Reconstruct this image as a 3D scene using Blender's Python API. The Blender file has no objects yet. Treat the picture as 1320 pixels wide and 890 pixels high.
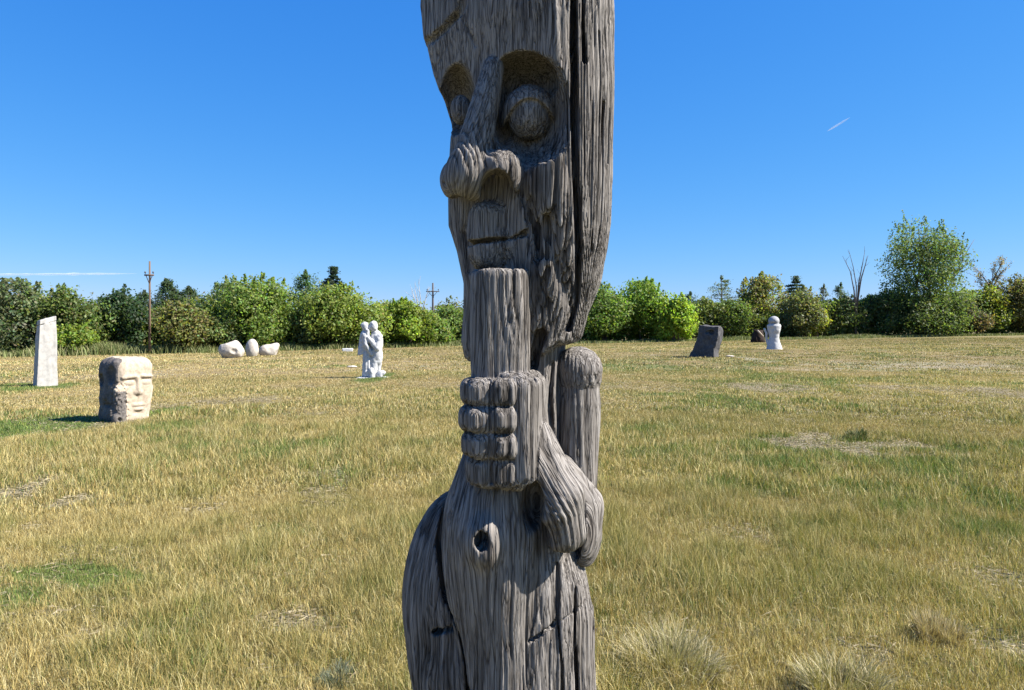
import bpy, math, random
import numpy as np
from mathutils import Vector

random.seed(7)
RNG = np.random.default_rng(7)
SC = bpy.context.scene
COL = SC.collection
R = math.radians

# ------------------------------------------------------------------ camera
CAM_H = 1.6
FPX, CU, HV = 1000.0, 660.0, 425.0            # focal length in px of the 1320 px wide photograph, centre column, horizon row
cd = bpy.data.cameras.new('camera')
cam = bpy.data.objects.new('camera', cd); COL.objects.link(cam)
cam.location = (0, 0, CAM_H); cam.rotation_euler = (R(90), 0, 0)
cd.sensor_width = 36; cd.lens = 36 * FPX / 1320
cd.shift_y = -(445 - HV) / 1320
cd.clip_start = 0.05; cd.clip_end = 20000
SC.camera = cam

# ------------------------------------------------------------------ sky, sun, exposure
SUN_EL, SUN_AZ = 45.0, -7.0                   # azimuth from +X, negative = towards the camera
W = bpy.data.worlds.new('World'); SC.world = W; W.use_nodes = True
nt = W.node_tree; nt.nodes.clear()
sky = nt.nodes.new('ShaderNodeTexSky'); sky.sky_type = 'NISHITA'; sky.sun_disc = False
sky.sun_elevation = R(SUN_EL); sky.sun_rotation = R(90 - SUN_AZ)
sky.air_density = 1.0; sky.dust_density = 0.0; sky.ozone_density = 3.0; sky.altitude = 500
# the phone's deep blue rendering of the sky: one tone curve per channel
sp = nt.nodes.new('ShaderNodeSeparateColor'); cb = nt.nodes.new('ShaderNodeCombineColor'); nt.links.new(sky.outputs[0], sp.inputs[0])
for ch, (gain, gam) in enumerate(((.27, 1.35), (1.09, .75), (3.5, .373))):
    pw = nt.nodes.new('ShaderNodeMath'); pw.operation = 'POWER'; pw.inputs[1].default_value = gam
    ml = nt.nodes.new('ShaderNodeMath'); ml.operation = 'MULTIPLY'; ml.inputs[1].default_value = gain
    nt.links.new(sp.outputs[ch], pw.inputs[0]); nt.links.new(pw.outputs[0], ml.inputs[0]); nt.links.new(ml.outputs[0], cb.inputs[ch])
bg = nt.nodes.new('ShaderNodeBackground'); bg.inputs['Strength'].default_value = 0.053
wo = nt.nodes.new('ShaderNodeOutputWorld')
nt.links.new(cb.outputs[0], bg.inputs[0]); nt.links.new(bg.outputs[0], wo.inputs[0])
sl = bpy.data.lights.new('sun', 'SUN'); sl.energy = 5.0; sl.angle = R(0.53); sl.color = (1.0, 0.95, 0.87)
so = bpy.data.objects.new('sun', sl); COL.objects.link(so)
SUND = Vector((math.cos(R(SUN_EL)) * math.cos(R(SUN_AZ)), math.cos(R(SUN_EL)) * math.sin(R(SUN_AZ)), math.sin(R(SUN_EL))))
so.rotation_euler = SUND.to_track_quat('Z', 'Y').to_euler(); so.location = (20, -5, 30)
SC.view_settings.view_transform = 'Standard'; SC.view_settings.look = 'None'
SC.view_settings.exposure = 1.45; SC.view_settings.gamma = 1.0
SC.cycles.max_bounces = 6; SC.cycles.transparent_max_bounces = 8
SC.cycles.use_denoising = True

# ------------------------------------------------------------------ numpy helpers
_perm = np.random.default_rng(3).permutation(4096).astype(np.int32)
_vals = np.random.default_rng(4).random(4096).astype(np.float32)
def vnoise(x, y, z, seed=0):
    x = np.asarray(x, np.float32); y = np.asarray(y, np.float32); z = np.asarray(z, np.float32)
    x, y, z = np.broadcast_arrays(x, y, z)
    xi = np.floor(x); yi = np.floor(y); zi = np.floor(z)
    fx = x - xi; fy = y - yi; fz = z - zi
    xi = xi.astype(np.int32) + seed * 57; yi = yi.astype(np.int32); zi = zi.astype(np.int32)
    fx = fx * fx * (3 - 2 * fx); fy = fy * fy * (3 - 2 * fy); fz = fz * fz * (3 - 2 * fz)
    out = 0
    for dx in (0, 1):
        hx = _perm[(xi + dx) & 4095]; wx = fx if dx else 1 - fx
        for dy in (0, 1):
            hy = _perm[(hx + yi + dy) & 4095]; wy = wx * (fy if dy else 1 - fy)
            for dz in (0, 1):
                out = out + _vals[_perm[(hy + zi + dz) & 4095]] * (wy * (fz if dz else 1 - fz))
    return out * 2 - 1
def fbm(x, y, z, oct=3, seed=0):
    s = 0; a = 1; t = 0
    for i in range(oct):
        s = s + a * vnoise(x, y, z, seed + i * 3); t += a; a *= .5
        x = x * 2.03; y = y * 2.03; z = z * 2.03
    return s / t
def sstep(a, b, x):
    t = np.clip((x - a) / (b - a), 0, 1); return t * t * (3 - 2 * t)

def terrain(x, y):
    x = np.asarray(x, float); y = np.asarray(y, float)
    r = np.hypot(x, y)
    ye = 110 * np.tanh(y / 110); xe = 90 * np.tanh(x / 90)
    z = .0067 * ye + .0145 * xe * np.minimum(1, r / 40)
    z = z + .035 * fbm(x * .16, y * .16, 0 * x, 2, 11) * sstep(3, 12, r) + .012 * fbm(x * .9, y * .9, 0 * x, 2, 12)
    return z
def G(u, v):
    """world point of the terrain seen at pixel (u, v) of the photograph"""
    dx, dz = (u - CU) / FPX, -(v - HV) / FPX
    lo, hi = 1.0, 400.0
    ts = np.concatenate([np.linspace(2, 120, 2400), np.linspace(120.5, 400, 300)])
    below = CAM_H + dz * ts < terrain(dx * ts, ts)
    t = ts[np.argmax(below)] if below.any() else 90.0
    return Vector((dx * t, t, float(terrain(dx * t, t))))
def at_depth(u, Y):
    x = (u - CU) / FPX * Y
    return Vector((x, Y, float(terrain(x, Y))))

# ------------------------------------------------------------------ mesh + scene-graph helpers
def mesh_np(name, V, F4=None, F3=None, mat=None, smooth=True, col=None, parent=None, loc=None, mats=None):
    me = bpy.data.meshes.new(name)
    V = np.asarray(V, np.float32)
    loops = []; starts = []; n = 0
    for F, k in ((F4, 4), (F3, 3)):
        if F is None or len(F) == 0: continue
        F = np.asarray(F, np.int32)
        loops.append(F.ravel()); starts.append(n + np.arange(len(F), dtype=np.int32) * k); n += F.size
    loops = np.concatenate(loops); starts = np.concatenate(starts)
    me.vertices.add(len(V)); me.vertices.foreach_set('co', V.ravel())
    me.loops.add(len(loops)); me.loops.foreach_set('vertex_index', loops)
    me.polygons.add(len(starts)); me.polygons.foreach_set('loop_start', starts)
    me.update(calc_edges=True); 
    if smooth: me.polygons.foreach_set('use_smooth', np.ones(len(starts), bool))
    if col is not None:
        ca = me.color_attributes.new('tint', 'FLOAT_COLOR', 'POINT')
        c4 = np.ones((len(V), 4), np.float32); c4[:, :3] = col
        ca.data.foreach_set('color', c4.ravel())
    if mat: me.materials.append(mat)
    o = bpy.data.objects.new(name, me); COL.objects.link(o)
    if parent is not None: o.parent = parent
    if loc is not None: o.location = loc
    return o
def tag(o, label=None, cat=None, group=None, kind=None):
    if label: o['label'] = label
    if cat: o['category'] = cat
    if group: o['group'] = group
    if kind: o['kind'] = kind
    return o
def thing(name, label, cat, loc=(0, 0, 0), group=None, rz=0):
    o = bpy.data.objects.new(name, None); COL.objects.link(o); o.location = loc; o.rotation_euler = (0, 0, rz)
    o.empty_display_size = .2
    return tag(o, label, cat, group)

class MB:
    """collects tubes and boxes into one mesh"""
    def __init__(s): s.V = []; s.F4 = []; s.F3 = []; s.n = 0
    def add(s, V, F4=None, F3=None):
        s.V.append(np.asarray(V, np.float32))
        if F4 is not None: s.F4.append(np.asarray(F4) + s.n)
        if F3 is not None: s.F3.append(np.asarray(F3) + s.n)
        s.n += len(V)
    def tube(s, pts, rad, seg=6, cap=True):
        pts = [Vector(p) for p in pts]; V = []; F = []; F3 = []
        up0 = None
        for i, p in enumerate(pts):
            d = (pts[min(i + 1, len(pts) - 1)] - pts[max(i - 1, 0)]).normalized()
            a = d.cross(Vector((0.13, 1, 0.07))) if abs(d.y) < .9 else d.cross(Vector((1, 0, .1)))
            a.normalize(); b = d.cross(a)
            for k in range(seg):
                t = 2 * math.pi * k / seg
                V.append(p + (a * math.cos(t) + b * math.sin(t)) * rad[i])
        for i in range(len(pts) - 1):
            for k in range(seg):
                k2 = (k + 1) % seg
                F.append((i * seg + k, i * seg + k2, (i + 1) * seg + k2, (i + 1) * seg + k))
        if cap:
            c = len(V); V.append(pts[0]); V.append(pts[-1]); e = (len(pts) - 1) * seg
            for k in range(seg):
                k2 = (k + 1) % seg
                F3.append((c, k2, k)); F3.append((c + 1, e + k, e + k2))
        s.add([tuple(v) for v in V], F, F3 if F3 else None)
    def box(s, c, h, rz=0, bev=.0):
        ca, sa = math.cos(rz), math.sin(rz); V = []
        for sx in (-1, 1):
            for sy in (-1, 1):
                for sz in (-1, 1):
                    x, y = sx * h[0], sy * h[1]
                    V.append((c[0] + x * ca - y * sa, c[1] + x * sa + y * ca, c[2] + sz * h[2]))
        s.add(V, [(0, 1, 3, 2), (4, 6, 7, 5), (0, 4, 5, 1), (2, 3, 7, 6), (0, 2, 6, 4), (1, 5, 7, 3)])
    def build(s, name, mat, parent=None, smooth=True, loc=None):
        return mesh_np(name, np.concatenate(s.V), np.concatenate(s.F4) if s.F4 else None, np.concatenate(s.F3) if s.F3 else None, mat, smooth, None, parent, loc)

# ------------------------------------------------------------------ surface nets
def nets(F):
    """F: 3-D field sampled on a grid; returns vertices in index units and quads"""
    s = F < 0
    c = np.zeros(tuple(np.array(F.shape) - 1), np.uint8)
    for i in (0, 1):
        for j in (0, 1):
            for k in (0, 1):
                c += s[i:F.shape[0] - 1 + i, j:F.shape[1] - 1 + j, k:F.shape[2] - 1 + k]
    act = np.argwhere((c > 0) & (c < 8)).astype(np.int32)
    idx = np.full(c.shape, -1, np.int32); idx[act[:, 0], act[:, 1], act[:, 2]] = np.arange(len(act))
    val = {}
    for i in (0, 1):
        for j in (0, 1):
            for k in (0, 1):
                val[i, j, k] = F[act[:, 0] + i, act[:, 1] + j, act[:, 2] + k]
    acc = np.zeros((len(act), 3), np.float32); cnt = np.zeros(len(act), np.float32)
    cor = list(val)
    for p in cor:
        for ax in range(3):
            if p[ax]: continue
            q = list(p); q[ax] = 1; q = tuple(q)
            a, b = val[p], val[q]; m = (a < 0) != (b < 0)
            t = np.where(m, a / np.where(m, a - b, 1), 0)
            for d in range(3): acc[:, d] += m * (p[d] + (t if d == ax else 0))
            cnt += m
    V = act + acc / cnt[:, None]
    Q = []
    for ax in range(3):
        a = [slice(None)] * 3; b = [slice(None)] * 3
        a[ax] = slice(0, -1); b[ax] = slice(1, None)
        sa, sb = s[tuple(a)], s[tuple(b)]
        e = np.argwhere(sa != sb)
        o1, o2 = (ax + 1) % 3, (ax + 2) % 3
        ok = (e[:, o1] > 0) & (e[:, o2] > 0) & (e[:, o1] < F.shape[o1] - 1) & (e[:, o2] < F.shape[o2] - 1)
        e = e[ok]
        def cell(d1, d2):
            f = e.copy(); f[:, o1] -= d1; f[:, o2] -= d2
            return idx[f[:, 0], f[:, 1], f[:, 2]]
        q = np.stack([cell(1, 1), cell(0, 1), cell(0, 0), cell(1, 0)], 1)
        inside = sa[e[:, 0], e[:, 1], e[:, 2]]
        q[~inside] = q[~inside][:, ::-1]
        Q.append(q)
    return V, np.concatenate(Q)
def sdf_mesh(fn, lo, hi, h, band=True, k=4, slack=6.0):
    """samples fn (N,3 -> N) on a grid, finely only near the surface"""
    lo = np.array(lo, float); hi = np.array(hi, float)
    nc = np.ceil((hi - lo) / (h * k)).astype(int) + 1
    def ev(P):
        return np.concatenate([fn(P[i:i + 200000]) for i in range(0, len(P), 200000)]).astype(np.float32)
    g = np.stack(np.meshgrid(*[lo[d] + np.arange(nc[d]) * h * k + h * k / 2 for d in range(3)], indexing='ij'), -1).reshape(-1, 3).astype(np.float32)
    C = ev(g).reshape(nc)
    F = np.repeat(np.repeat(np.repeat(C, k, 0), k, 1), k, 2)
    near = np.argwhere(np.abs(F) < h * k * 1.3 + slack)
    P = (lo + near * h).astype(np.float32)
    F[near[:, 0], near[:, 1], near[:, 2]] = ev(P)
    for d in range(3):
        sl = [slice(None)] * 3; sl[d] = 0; F[tuple(sl)] = np.maximum(F[tuple(sl)], .5)
        sl[d] = -1; F[tuple(sl)] = np.maximum(F[tuple(sl)], .5)
    V, Q = nets(F)
    return lo + V * h, Q
# SDF pieces on points p (N,3)
def smin(a, b, k):
    h = np.clip(.5 + .5 * (b - a) / k, 0, 1); return b + (a - b) * h - k * h * (1 - h)
def smax(a, b, k): return -smin(-a, -b, k)
def ell(p, c, r):
    r = np.array(r, np.float32); q = p - np.array(c, np.float32)
    k0 = np.linalg.norm(q / r, axis=1); k1 = np.linalg.norm(q / (r * r), axis=1)
    return k0 * (k0 - 1) / np.maximum(k1, 1e-6)
def rbox(p, c, h, r, rot=0.0, ax=(0, 2)):
    q = p - np.array(c, np.float32)
    if rot:
        ca, sa = math.cos(rot), math.sin(rot); q = q.copy()
        x, y = q[:, ax[0]].copy(), q[:, ax[1]].copy()
        q[:, ax[0]] = x * ca + y * sa; q[:, ax[1]] = -x * sa + y * ca
    q = np.abs(q) - (np.array(h, np.float32) - r)
    return np.linalg.norm(np.maximum(q, 0), axis=1) + np.minimum(q.max(1), 0) - r
def cap(p, a, b, ra, rb=None, sc=None):
    if rb is None: rb = ra
    a = np.array(a, np.float32); b = np.array(b, np.float32)
    if sc is not None:
        sc = np.array(sc, np.float32); p = p / sc; a = a / sc; b = b / sc
    d = b - a; t = np.clip(((p - a) @ d) / (d @ d), 0, 1)
    return np.linalg.norm(p - a - t[:, None] * d, axis=1) - (ra + (rb - ra) * t)
def path(p, pts, r, sc=None):
    out = None
    for a, b in zip(pts[:-1], pts[1:]):
        d = cap(p, a, b, r, None, sc); out = d if out is None else np.minimum(out, d)
    return out

# ------------------------------------------------------------------ materials
def new_mat(name):
    m = bpy.data.materials.new(name); m.use_nodes = True
    nt = m.node_tree; nt.nodes.clear()
    out = nt.nodes.new('ShaderNodeOutputMaterial')
    return m, nt, out
def N(nt, t, **kw):
    n = nt.nodes.new(t)
    for k, v in kw.items():
        if k in n.inputs: n.inputs[k].default_value = v
        else: setattr(n, k, v)
    return n
def ramp(nt, fac, stops):
    r = nt.nodes.new('ShaderNodeValToRGB')
    e = r.color_ramp.elements
    while len(e) < len(stops): e.new(.5)
    for i, (p, c) in enumerate(stops): e[i].position = p; e[i].color = (*c, 1)
    nt.links.new(fac, r.inputs[0]); return r.outputs[0]
def noise(nt, scale, detail=4, vec=None, rough=.55, dist=0):
    n = nt.nodes.new('ShaderNodeTexNoise'); n.inputs['Scale'].default_value = scale
    n.inputs['Detail'].default_value = detail; n.inputs['Roughness'].default_value = rough; n.inputs['Distortion'].default_value = dist
    if vec is not None: nt.links.new(vec, n.inputs['Vector'])
    return n.outputs['Fac']
def coord(nt, scale=(1, 1, 1)):
    t = nt.nodes.new('ShaderNodeTexCoord'); m = nt.nodes.new('ShaderNodeMapping'); m.inputs['Scale'].default_value = scale
    nt.links.new(t.outputs['Object'], m.inputs['Vector']); return m.outputs['Vector']
def mixc(nt, fac, a, b, mode='MIX'):
    m = nt.nodes.new('ShaderNodeMix'); m.data_type = 'RGBA'; m.blend_type = mode
    for s, val in ((0, fac), (6, a), (7, b)):
        if hasattr(val, 'is_output'): nt.links.new(val, m.inputs[s])
        elif s == 0: m.inputs[0].default_value = val
        else: m.inputs[s].default_value = (*val, 1)
    return m.outputs[2]
def stone_mat(name, c0, c1, c2, scale=3.0, bump=.35, bscale=18, rough=.9):
    m, nt, out = new_mat(name); v = coord(nt)
    n1 = noise(nt, scale, 6, v, .62); n2 = noise(nt, scale * 4.3, 5, v, .65); n3 = noise(nt, bscale, 8, v, .7)
    base = ramp(nt, n1, [(.3, c0), (.52, c1), (.72, c2)])
    base = mixc(nt, .6, base, ramp(nt, n2, [(.3, tuple(x * .62 for x in c0)), (.55, c1), (.75, c2)]))
    b = N(nt, 'ShaderNodeBsdfPrincipled', Roughness=rough); b.inputs['Specular IOR Level'].default_value = .25
    bp = N(nt, 'ShaderNodeBump', Strength=bump, Distance=.02)
    nt.links.new(n3, bp.inputs['Height']); nt.links.new(bp.outputs[0], b.inputs['Normal'])
    nt.links.new(base, b.inputs['Base Color']); nt.links.new(b.outputs[0], out.inputs[0])
    return m
def leaf_mat(name, trans=.35, rough=.5, spec=.3):
    m, nt, out = new_mat(name)
    a = N(nt, 'ShaderNodeVertexColor', layer_name='tint')
    d = N(nt, 'ShaderNodeBsdfPrincipled', Roughness=rough); d.inputs['Specular IOR Level'].default_value = spec
    t = N(nt, 'ShaderNodeBsdfTranslucent')
    tc = mixc(nt, 1.0, a.outputs[0], (1.15, 1.2, .55), 'MULTIPLY')
    nt.links.new(a.outputs[0], d.inputs['Base Color']); nt.links.new(tc, t.inputs[0])
    mx = N(nt, 'ShaderNodeMixShader'); mx.inputs[0].default_value = trans
    nt.links.new(d.outputs[0], mx.inputs[1]); nt.links.new(t.outputs[0], mx.inputs[2]); nt.links.new(mx.outputs[0], out.inputs[0])
    return m
def plain_mat(name, c, rough=.8, bump=.1, scale=20, var=.25, stretch=(1, 1, 1)):
    m, nt, out = new_mat(name); v = coord(nt, stretch); n = noise(nt, scale, 5, v)
    b = N(nt, 'ShaderNodeBsdfPrincipled', Roughness=rough); b.inputs['Specular IOR Level'].default_value = .2
    nt.links.new(ramp(nt, n, [(.3, tuple(x * (1 - var) for x in c)), (.7, tuple(min(1, x * (1 + var)) for x in c))]), b.inputs['Base Color'])
    bp = N(nt, 'ShaderNodeBump', Strength=bump, Distance=.02); nt.links.new(n, bp.inputs['Height']); nt.links.new(bp.outputs[0], b.inputs['Normal'])
    nt.links.new(b.outputs[0], out.inputs[0]); return m

M_LEAF = leaf_mat('leaves', .54, .5, .25); M_GRASS = leaf_mat('grass_blades', .22, .6, .2)
M_BARK = plain_mat('bark', (0.096, 0.076, 0.060), .9, .5, 14, .4, (1, 1, .25))
M_DEAD = plain_mat('dead_bark', (0.136, 0.116, 0.100), .9, .4, 14, .35, (1, 1, .25))
M_POLE = plain_mat('pole_wood', (0.136, 0.092, 0.064), .85, .2, 10, .3, (1, 1, .1))
M_POLE2 = plain_mat('grey_pole_wood', (0.080, 0.076, 0.080), .85, .2, 10, .3, (1, 1, .1))

def wood_mat():
    m, nt, out = new_mat('weathered_wood')
    v = coord(nt)
    def fibre(st):
        t = N(nt, 'ShaderNodeAttribute', attribute_name='fibre'); m_ = nt.nodes.new('ShaderNodeMapping'); m_.inputs['Scale'].default_value = (1, 1, st)
        nt.links.new(t.outputs['Vector'], m_.inputs['Vector']); return m_.outputs['Vector']
    vs = fibre(.06); vm = fibre(.07)
    fine = noise(nt, 260, 5, vs, .6); mid = noise(nt, 70, 5, vm, .6, .4); big = noise(nt, 5, 5, v, .6); spl = noise(nt, 13, 4, coord(nt, (1, 1, .45)), .6)
    base = ramp(nt, big, [(.3, (0.116, 0.103, 0.095)), (.5, (0.148, 0.136, 0.124)), (.7, (0.179, 0.166, 0.154))])
    base = mixc(nt, .55, base, ramp(nt, mid, [(.3, (0.100, 0.090, 0.082)), (.5, (0.148, 0.136, 0.124)), (.72, (0.200, 0.187, 0.173))]))
    base = mixc(nt, .35, base, ramp(nt, fine, [(.3, (0.059, 0.052, 0.047)), (.6, (0.197, 0.180, 0.165))]))
    base = mixc(nt, ramp(nt, spl, [(.56, (0, 0, 0)), (.74, (0.188, 0.182, 0.175))]), base, (0.110, 0.077, 0.049))
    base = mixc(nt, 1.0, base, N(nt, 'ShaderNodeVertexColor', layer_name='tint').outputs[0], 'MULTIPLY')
    def checks(scale, st, w):
        c = noise(nt, scale, 2, fibre(st), .5, .15)
        a = N(nt, 'ShaderNodeMath', operation='SUBTRACT'); a.inputs[1].default_value = .5; nt.links.new(c, a.inputs[0])
        b_ = N(nt, 'ShaderNodeMath', operation='ABSOLUTE'); nt.links.new(a.outputs[0], b_.inputs[0])
        r_ = N(nt, 'ShaderNodeMapRange'); r_.inputs['From Max'].default_value = w; nt.links.new(b_.outputs[0], r_.inputs['Value']); return r_.outputs[0]
    k1, k2 = checks(75, .05, .045), checks(170, .035, .06)
    base = mixc(nt, 1.0, base, ramp(nt, k1, [(0, (.38, .36, .35)), (.9, (1, 1, 1))]), 'MULTIPLY')
    base = mixc(nt, 1.0, base, ramp(nt, k2, [(0, (.60, .59, .58)), (.9, (1.08, 1.08, 1.08))]), 'MULTIPLY')
    kk = N(nt, 'ShaderNodeMath', operation='MULTIPLY_ADD'); nt.links.new(k2, kk.inputs[0]); kk.inputs[1].default_value = .45; nt.links.new(k1, kk.inputs[2])
    b0 = N(nt, 'ShaderNodeBump', Strength=.9, Distance=.0035); nt.links.new(kk.outputs[0], b0.inputs['Height'])
    b = N(nt, 'ShaderNodeBsdfPrincipled', Roughness=.75); b.inputs['Specular IOR Level'].default_value = .2
    b1 = N(nt, 'ShaderNodeBump', Strength=.8, Distance=.005); b2 = N(nt, 'ShaderNodeBump', Strength=.7, Distance=.002)
    nt.links.new(b0.outputs[0], b1.inputs['Normal']); nt.links.new(mid, b1.inputs['Height']); nt.links.new(fine, b2.inputs['Height']); nt.links.new(b1.outputs[0], b2.inputs['Normal'])
    nt.links.new(b2.outputs[0], b.inputs['Normal']); nt.links.new(base, b.inputs['Base Color']); nt.links.new(b.outputs[0], out.inputs[0])
    return m
M_WOOD = wood_mat()

# ================================================================== GROUND
GREEN = []   # (x, y, rx, ry, strength) lusher grass
BARE = []    # (x, y, rx, ry, strength) thin or bare soil
def patch(lst, u, v, wu, hv, s=1.0):
    p = G(u, v); q = G(u, v - hv); d = abs(q.y - p.y)
    far = max(0.0, p.y - 6)
    lst.append((p.x, p.y - .03 * far, wu / FPX * p.y, max(d * 1.35, .15) + .055 * far, s))
for a in [(40, 552, 110, 12, 1.0), (215, 530, 34, 5, .9), (15, 497, 30, 3, .9), (62, 499, 42, 3, .9), (487, 485, 28, 3.0, 1.0), (330, 690, 60, 14, .7), (100, 745, 120, 18, .85), (30, 778, 60, 8, .8),
          (480, 655, 60, 10, .4), (1080, 640, 120, 12, .4), (820, 720, 60, 30, .35), (960, 745, 60, 20, .45), (1250, 655, 80, 14, .4), (850, 478, 40, 2, .5), (1250, 860, 80, 20, .35),
          (905, 459, 25, 2.5, .5), (280, 590, 40, 5, .5), (960, 730, 50, 16, .5), (330, 452, 60, 2.5, .5), (1000, 760, 220, 45, .42), (300, 730, 260, 40, .40), (1200, 630, 150, 28, .42), (850, 650, 120, 30, .38), (620, 480, 60, 2, .4), (140, 470, 90, 2, .3)]: patch(GREEN, *a)
for a in [(35, 628, 48, 9, 1.0), (100, 640, 22, 6, .8), (15, 690, 40, 10, .9), (30, 805, 75, 14, 1.0), (140, 835, 60, 12, .6), (430, 607, 32, 5, .9), (1050, 571, 80, 9, 1.25), (1150, 577, 60, 7, 1.2), (1100, 584, 90, 7, .6), (1235, 588, 30, 5, .7),
          (985, 498, 55, 3, .9), (1300, 505, 60, 4, .8), (1150, 692, 30, 8, .8), (1250, 655, 22, 6, .6), (975, 690, 50, 16, .5), (950, 735, 40, 18, .4), (1290, 825, 60, 10, 1.0), (1270, 745, 70, 16, .7), (1120, 840, 40, 10, .6), (370, 820, 60, 14, .7),
          (265, 865, 60, 12, .6), (1015, 655, 40, 6, .5), (250, 660, 40, 6, .5), (430, 880, 60, 12, .5), (700, 830, 200, 20, .2), (1170, 470, 120, 2, .6), (880, 875, 50, 10, .4), (148, 545, 26, 3, 1.0), (700, 500, 150, 3, .2), (960, 462, 12, 1.2, 1.0)]: patch(BARE, *a)
def influence(lst, x, y):
    s = np.zeros_like(x)
    wx = x + .22 * vnoise(x * 1.7, y * 1.7, 0 * x, 31) * np.minimum(1, y / 6); wy = y + .3 * vnoise(x * 1.7, y * 1.7, 0 * x + 9, 32) * np.minimum(1, y / 6)
    for (cx, cy, rx, ry, k) in lst:
        d = np.sqrt(((wx - cx) / rx) ** 2 + ((wy - cy) / ry) ** 2)
        s = np.maximum(s, k * (1 - sstep(.55, 1.25, d)))
    return s * np.clip(.8 + .9 * vnoise(x * 2.6, y * 2.2, 0 * x, 33), .25, 1.15) if lst is BARE else s
def fields(x, y):
    g = influence(GREEN, x, y); b = influence(BARE, x, y)
    r = np.hypot(x, y)
    n1 = fbm(x * .55, y * .42, 0 * x, 3, 41); n2 = fbm(x * 1.7, y * 1.5, 0 * x, 3, 45); n3 = fbm(x * .09, y * .22, 0 * x, 3, 49)
    green = np.clip(.52 + 1.0 * n1 + .5 * n2 - .012 * np.clip(r - 6, 0, 30) + .16 * (x > 0) * sstep(0, 3, x), 0, 1)
    green = np.maximum(green * .8, g)
    bare = np.clip(np.maximum(b, .6 * sstep(.22, .5, n2 * .75 - n1 * .4 - .02)), 0, 1.1) * (1 - .85 * np.clip(g, 0, 1))
    return green, bare, n1, n2, n3

def ground_mat():
    m, nt, out = new_mat('dry_field_soil'); v = coord(nt)
    a = N(nt, 'ShaderNodeVertexColor', layer_name='tint')
    n1 = noise(nt, 22, 8, v, .7); n2 = noise(nt, 2.2, 6, coord(nt, (.7, 1.3, 1)), .65); n3 = noise(nt, 110, 4, coord(nt, (1, .5, 1)), .7)
    c = mixc(nt, 1.0, a.outputs[0], ramp(nt, n1, [(.28, (.45, .43, .42)), (.5, (.95, .95, .95)), (.72, (1.45, 1.42, 1.35))]), 'MULTIPLY')
    c = mixc(nt, .8, c, ramp(nt, n2, [(.3, (.70, .74, .66)), (.55, (1, 1, 1)), (.75, (1.22, 1.14, 1.02))]), 'MULTIPLY')
    c = mixc(nt, .6, c, ramp(nt, n3, [(.3, (.5, .5, .5)), (.6, (1.3, 1.3, 1.3))]), 'MULTIPLY')
    b = N(nt, 'ShaderNodeBsdfPrincipled', Roughness=.95); b.inputs['Specular IOR Level'].default_value = .1
    bp = N(nt, 'ShaderNodeBump', Strength=.8, Distance=.03); nt.links.new(n1, bp.inputs['Height']); nt.links.new(bp.outputs[0], b.inputs['Normal'])
    nt.links.new(c, b.inputs['Base Color']); nt.links.new(b.outputs[0], out.inputs[0]); return m
def build_ground():
    rr = np.concatenate([[0.0], np.geomspace(.6, 12, 130), np.geomspace(12.2, 90, 170), np.geomspace(95, 9000, 40)])
    # finer in front of the camera
    th = np.concatenate([np.linspace(R(-50), R(50), 420), np.linspace(R(50), R(310), 120)[1:-1]])
    nr, nth = len(rr), len(th)
    Rg, Tg = np.meshgrid(rr, th, indexing='ij')
    x = Rg * np.sin(Tg); y = Rg * np.cos(Tg)
    x = x.ravel(); y = y.ravel(); z = terrain(x, y)
    green, bare, n1, n2, n3 = fields(x, y); r = np.hypot(x, y)
    z = z - np.clip(bare, 0, 1) * .015
    straw = np.array((0.234, 0.181, 0.086)); grn = np.array((0.083, 0.119, 0.037)); soil = np.array((0.250, 0.226, 0.172)); dark = np.array((0.101, 0.088, 0.049))
    near = np.full((len(x), 1), .22)                      # a share of dark thatch everywhere under the straw
    c = straw * (1 - near) + dark * near
    c = c * (1 + .25 * n3[:, None])
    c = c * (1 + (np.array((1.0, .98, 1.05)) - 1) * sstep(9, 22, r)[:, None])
    gg = np.clip(green * 1.0, 0, 1)[:, None]; c = c * (1 - gg * .8) + grn * gg * .8
    bb = np.clip(bare, 0, 1)[:, None]; c = c * (1 - bb * .85) + soil * bb * .85
    i = np.arange(nr - 1)[:, None]; j = np.arange(nth)[None, :]; j2 = (j + 1) % nth
    Q = np.stack([i * nth + j, (i + 1) * nth + j, (i + 1) * nth + j2, i * nth + j2], -1).reshape(-1, 4)[:, ::-1]
    o = mesh_np('ground', np.stack([x, y, z], 1), Q, None, ground_mat(), True, c)
    tag(o, kind='structure')
build_ground()

# ================================================================== GRASS
def blades(name, x, y, h, w, lean, bend_az, col, mat=M_GRASS, z=None, face=None, parent=None, loc=None):
    n = len(x); z = terrain(x, y) - .01 if z is None else z
    fa = RNG.random(n) * 2 * np.pi if face is None else face
    dx, dy = np.cos(fa) * w / 2, np.sin(fa) * w / 2
    lx, ly = np.cos(bend_az) * lean, np.sin(bend_az) * lean
    V = np.empty((n, 5, 3), np.float32)
    V[:, 0] = np.stack([x - dx, y - dy, z], 1); V[:, 1] = np.stack([x + dx, y + dy, z], 1)
    mx, my, mz = x + lx * h * .38, y + ly * h * .38, z + h * .58
    V[:, 2] = np.stack([mx + dx * .8, my + dy * .8, mz], 1); V[:, 3] = np.stack([mx - dx * .8, my - dy * .8, mz], 1)
    V[:, 4] = np.stack([x + lx * h, y + ly * h, z + h * np.sqrt(np.maximum(.15, 1 - lean ** 2 * .6))], 1)
    b = np.arange(n)[:, None] * 5
    C = np.repeat(col[:, None, :], 5, 1); 
    return mesh_np(name, V.reshape(-1, 3), b + np.array([[0, 1, 2, 3]]), b + np.array([[3, 2, 4]]), mat, False, C.reshape(-1, 3), parent, loc)
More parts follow.
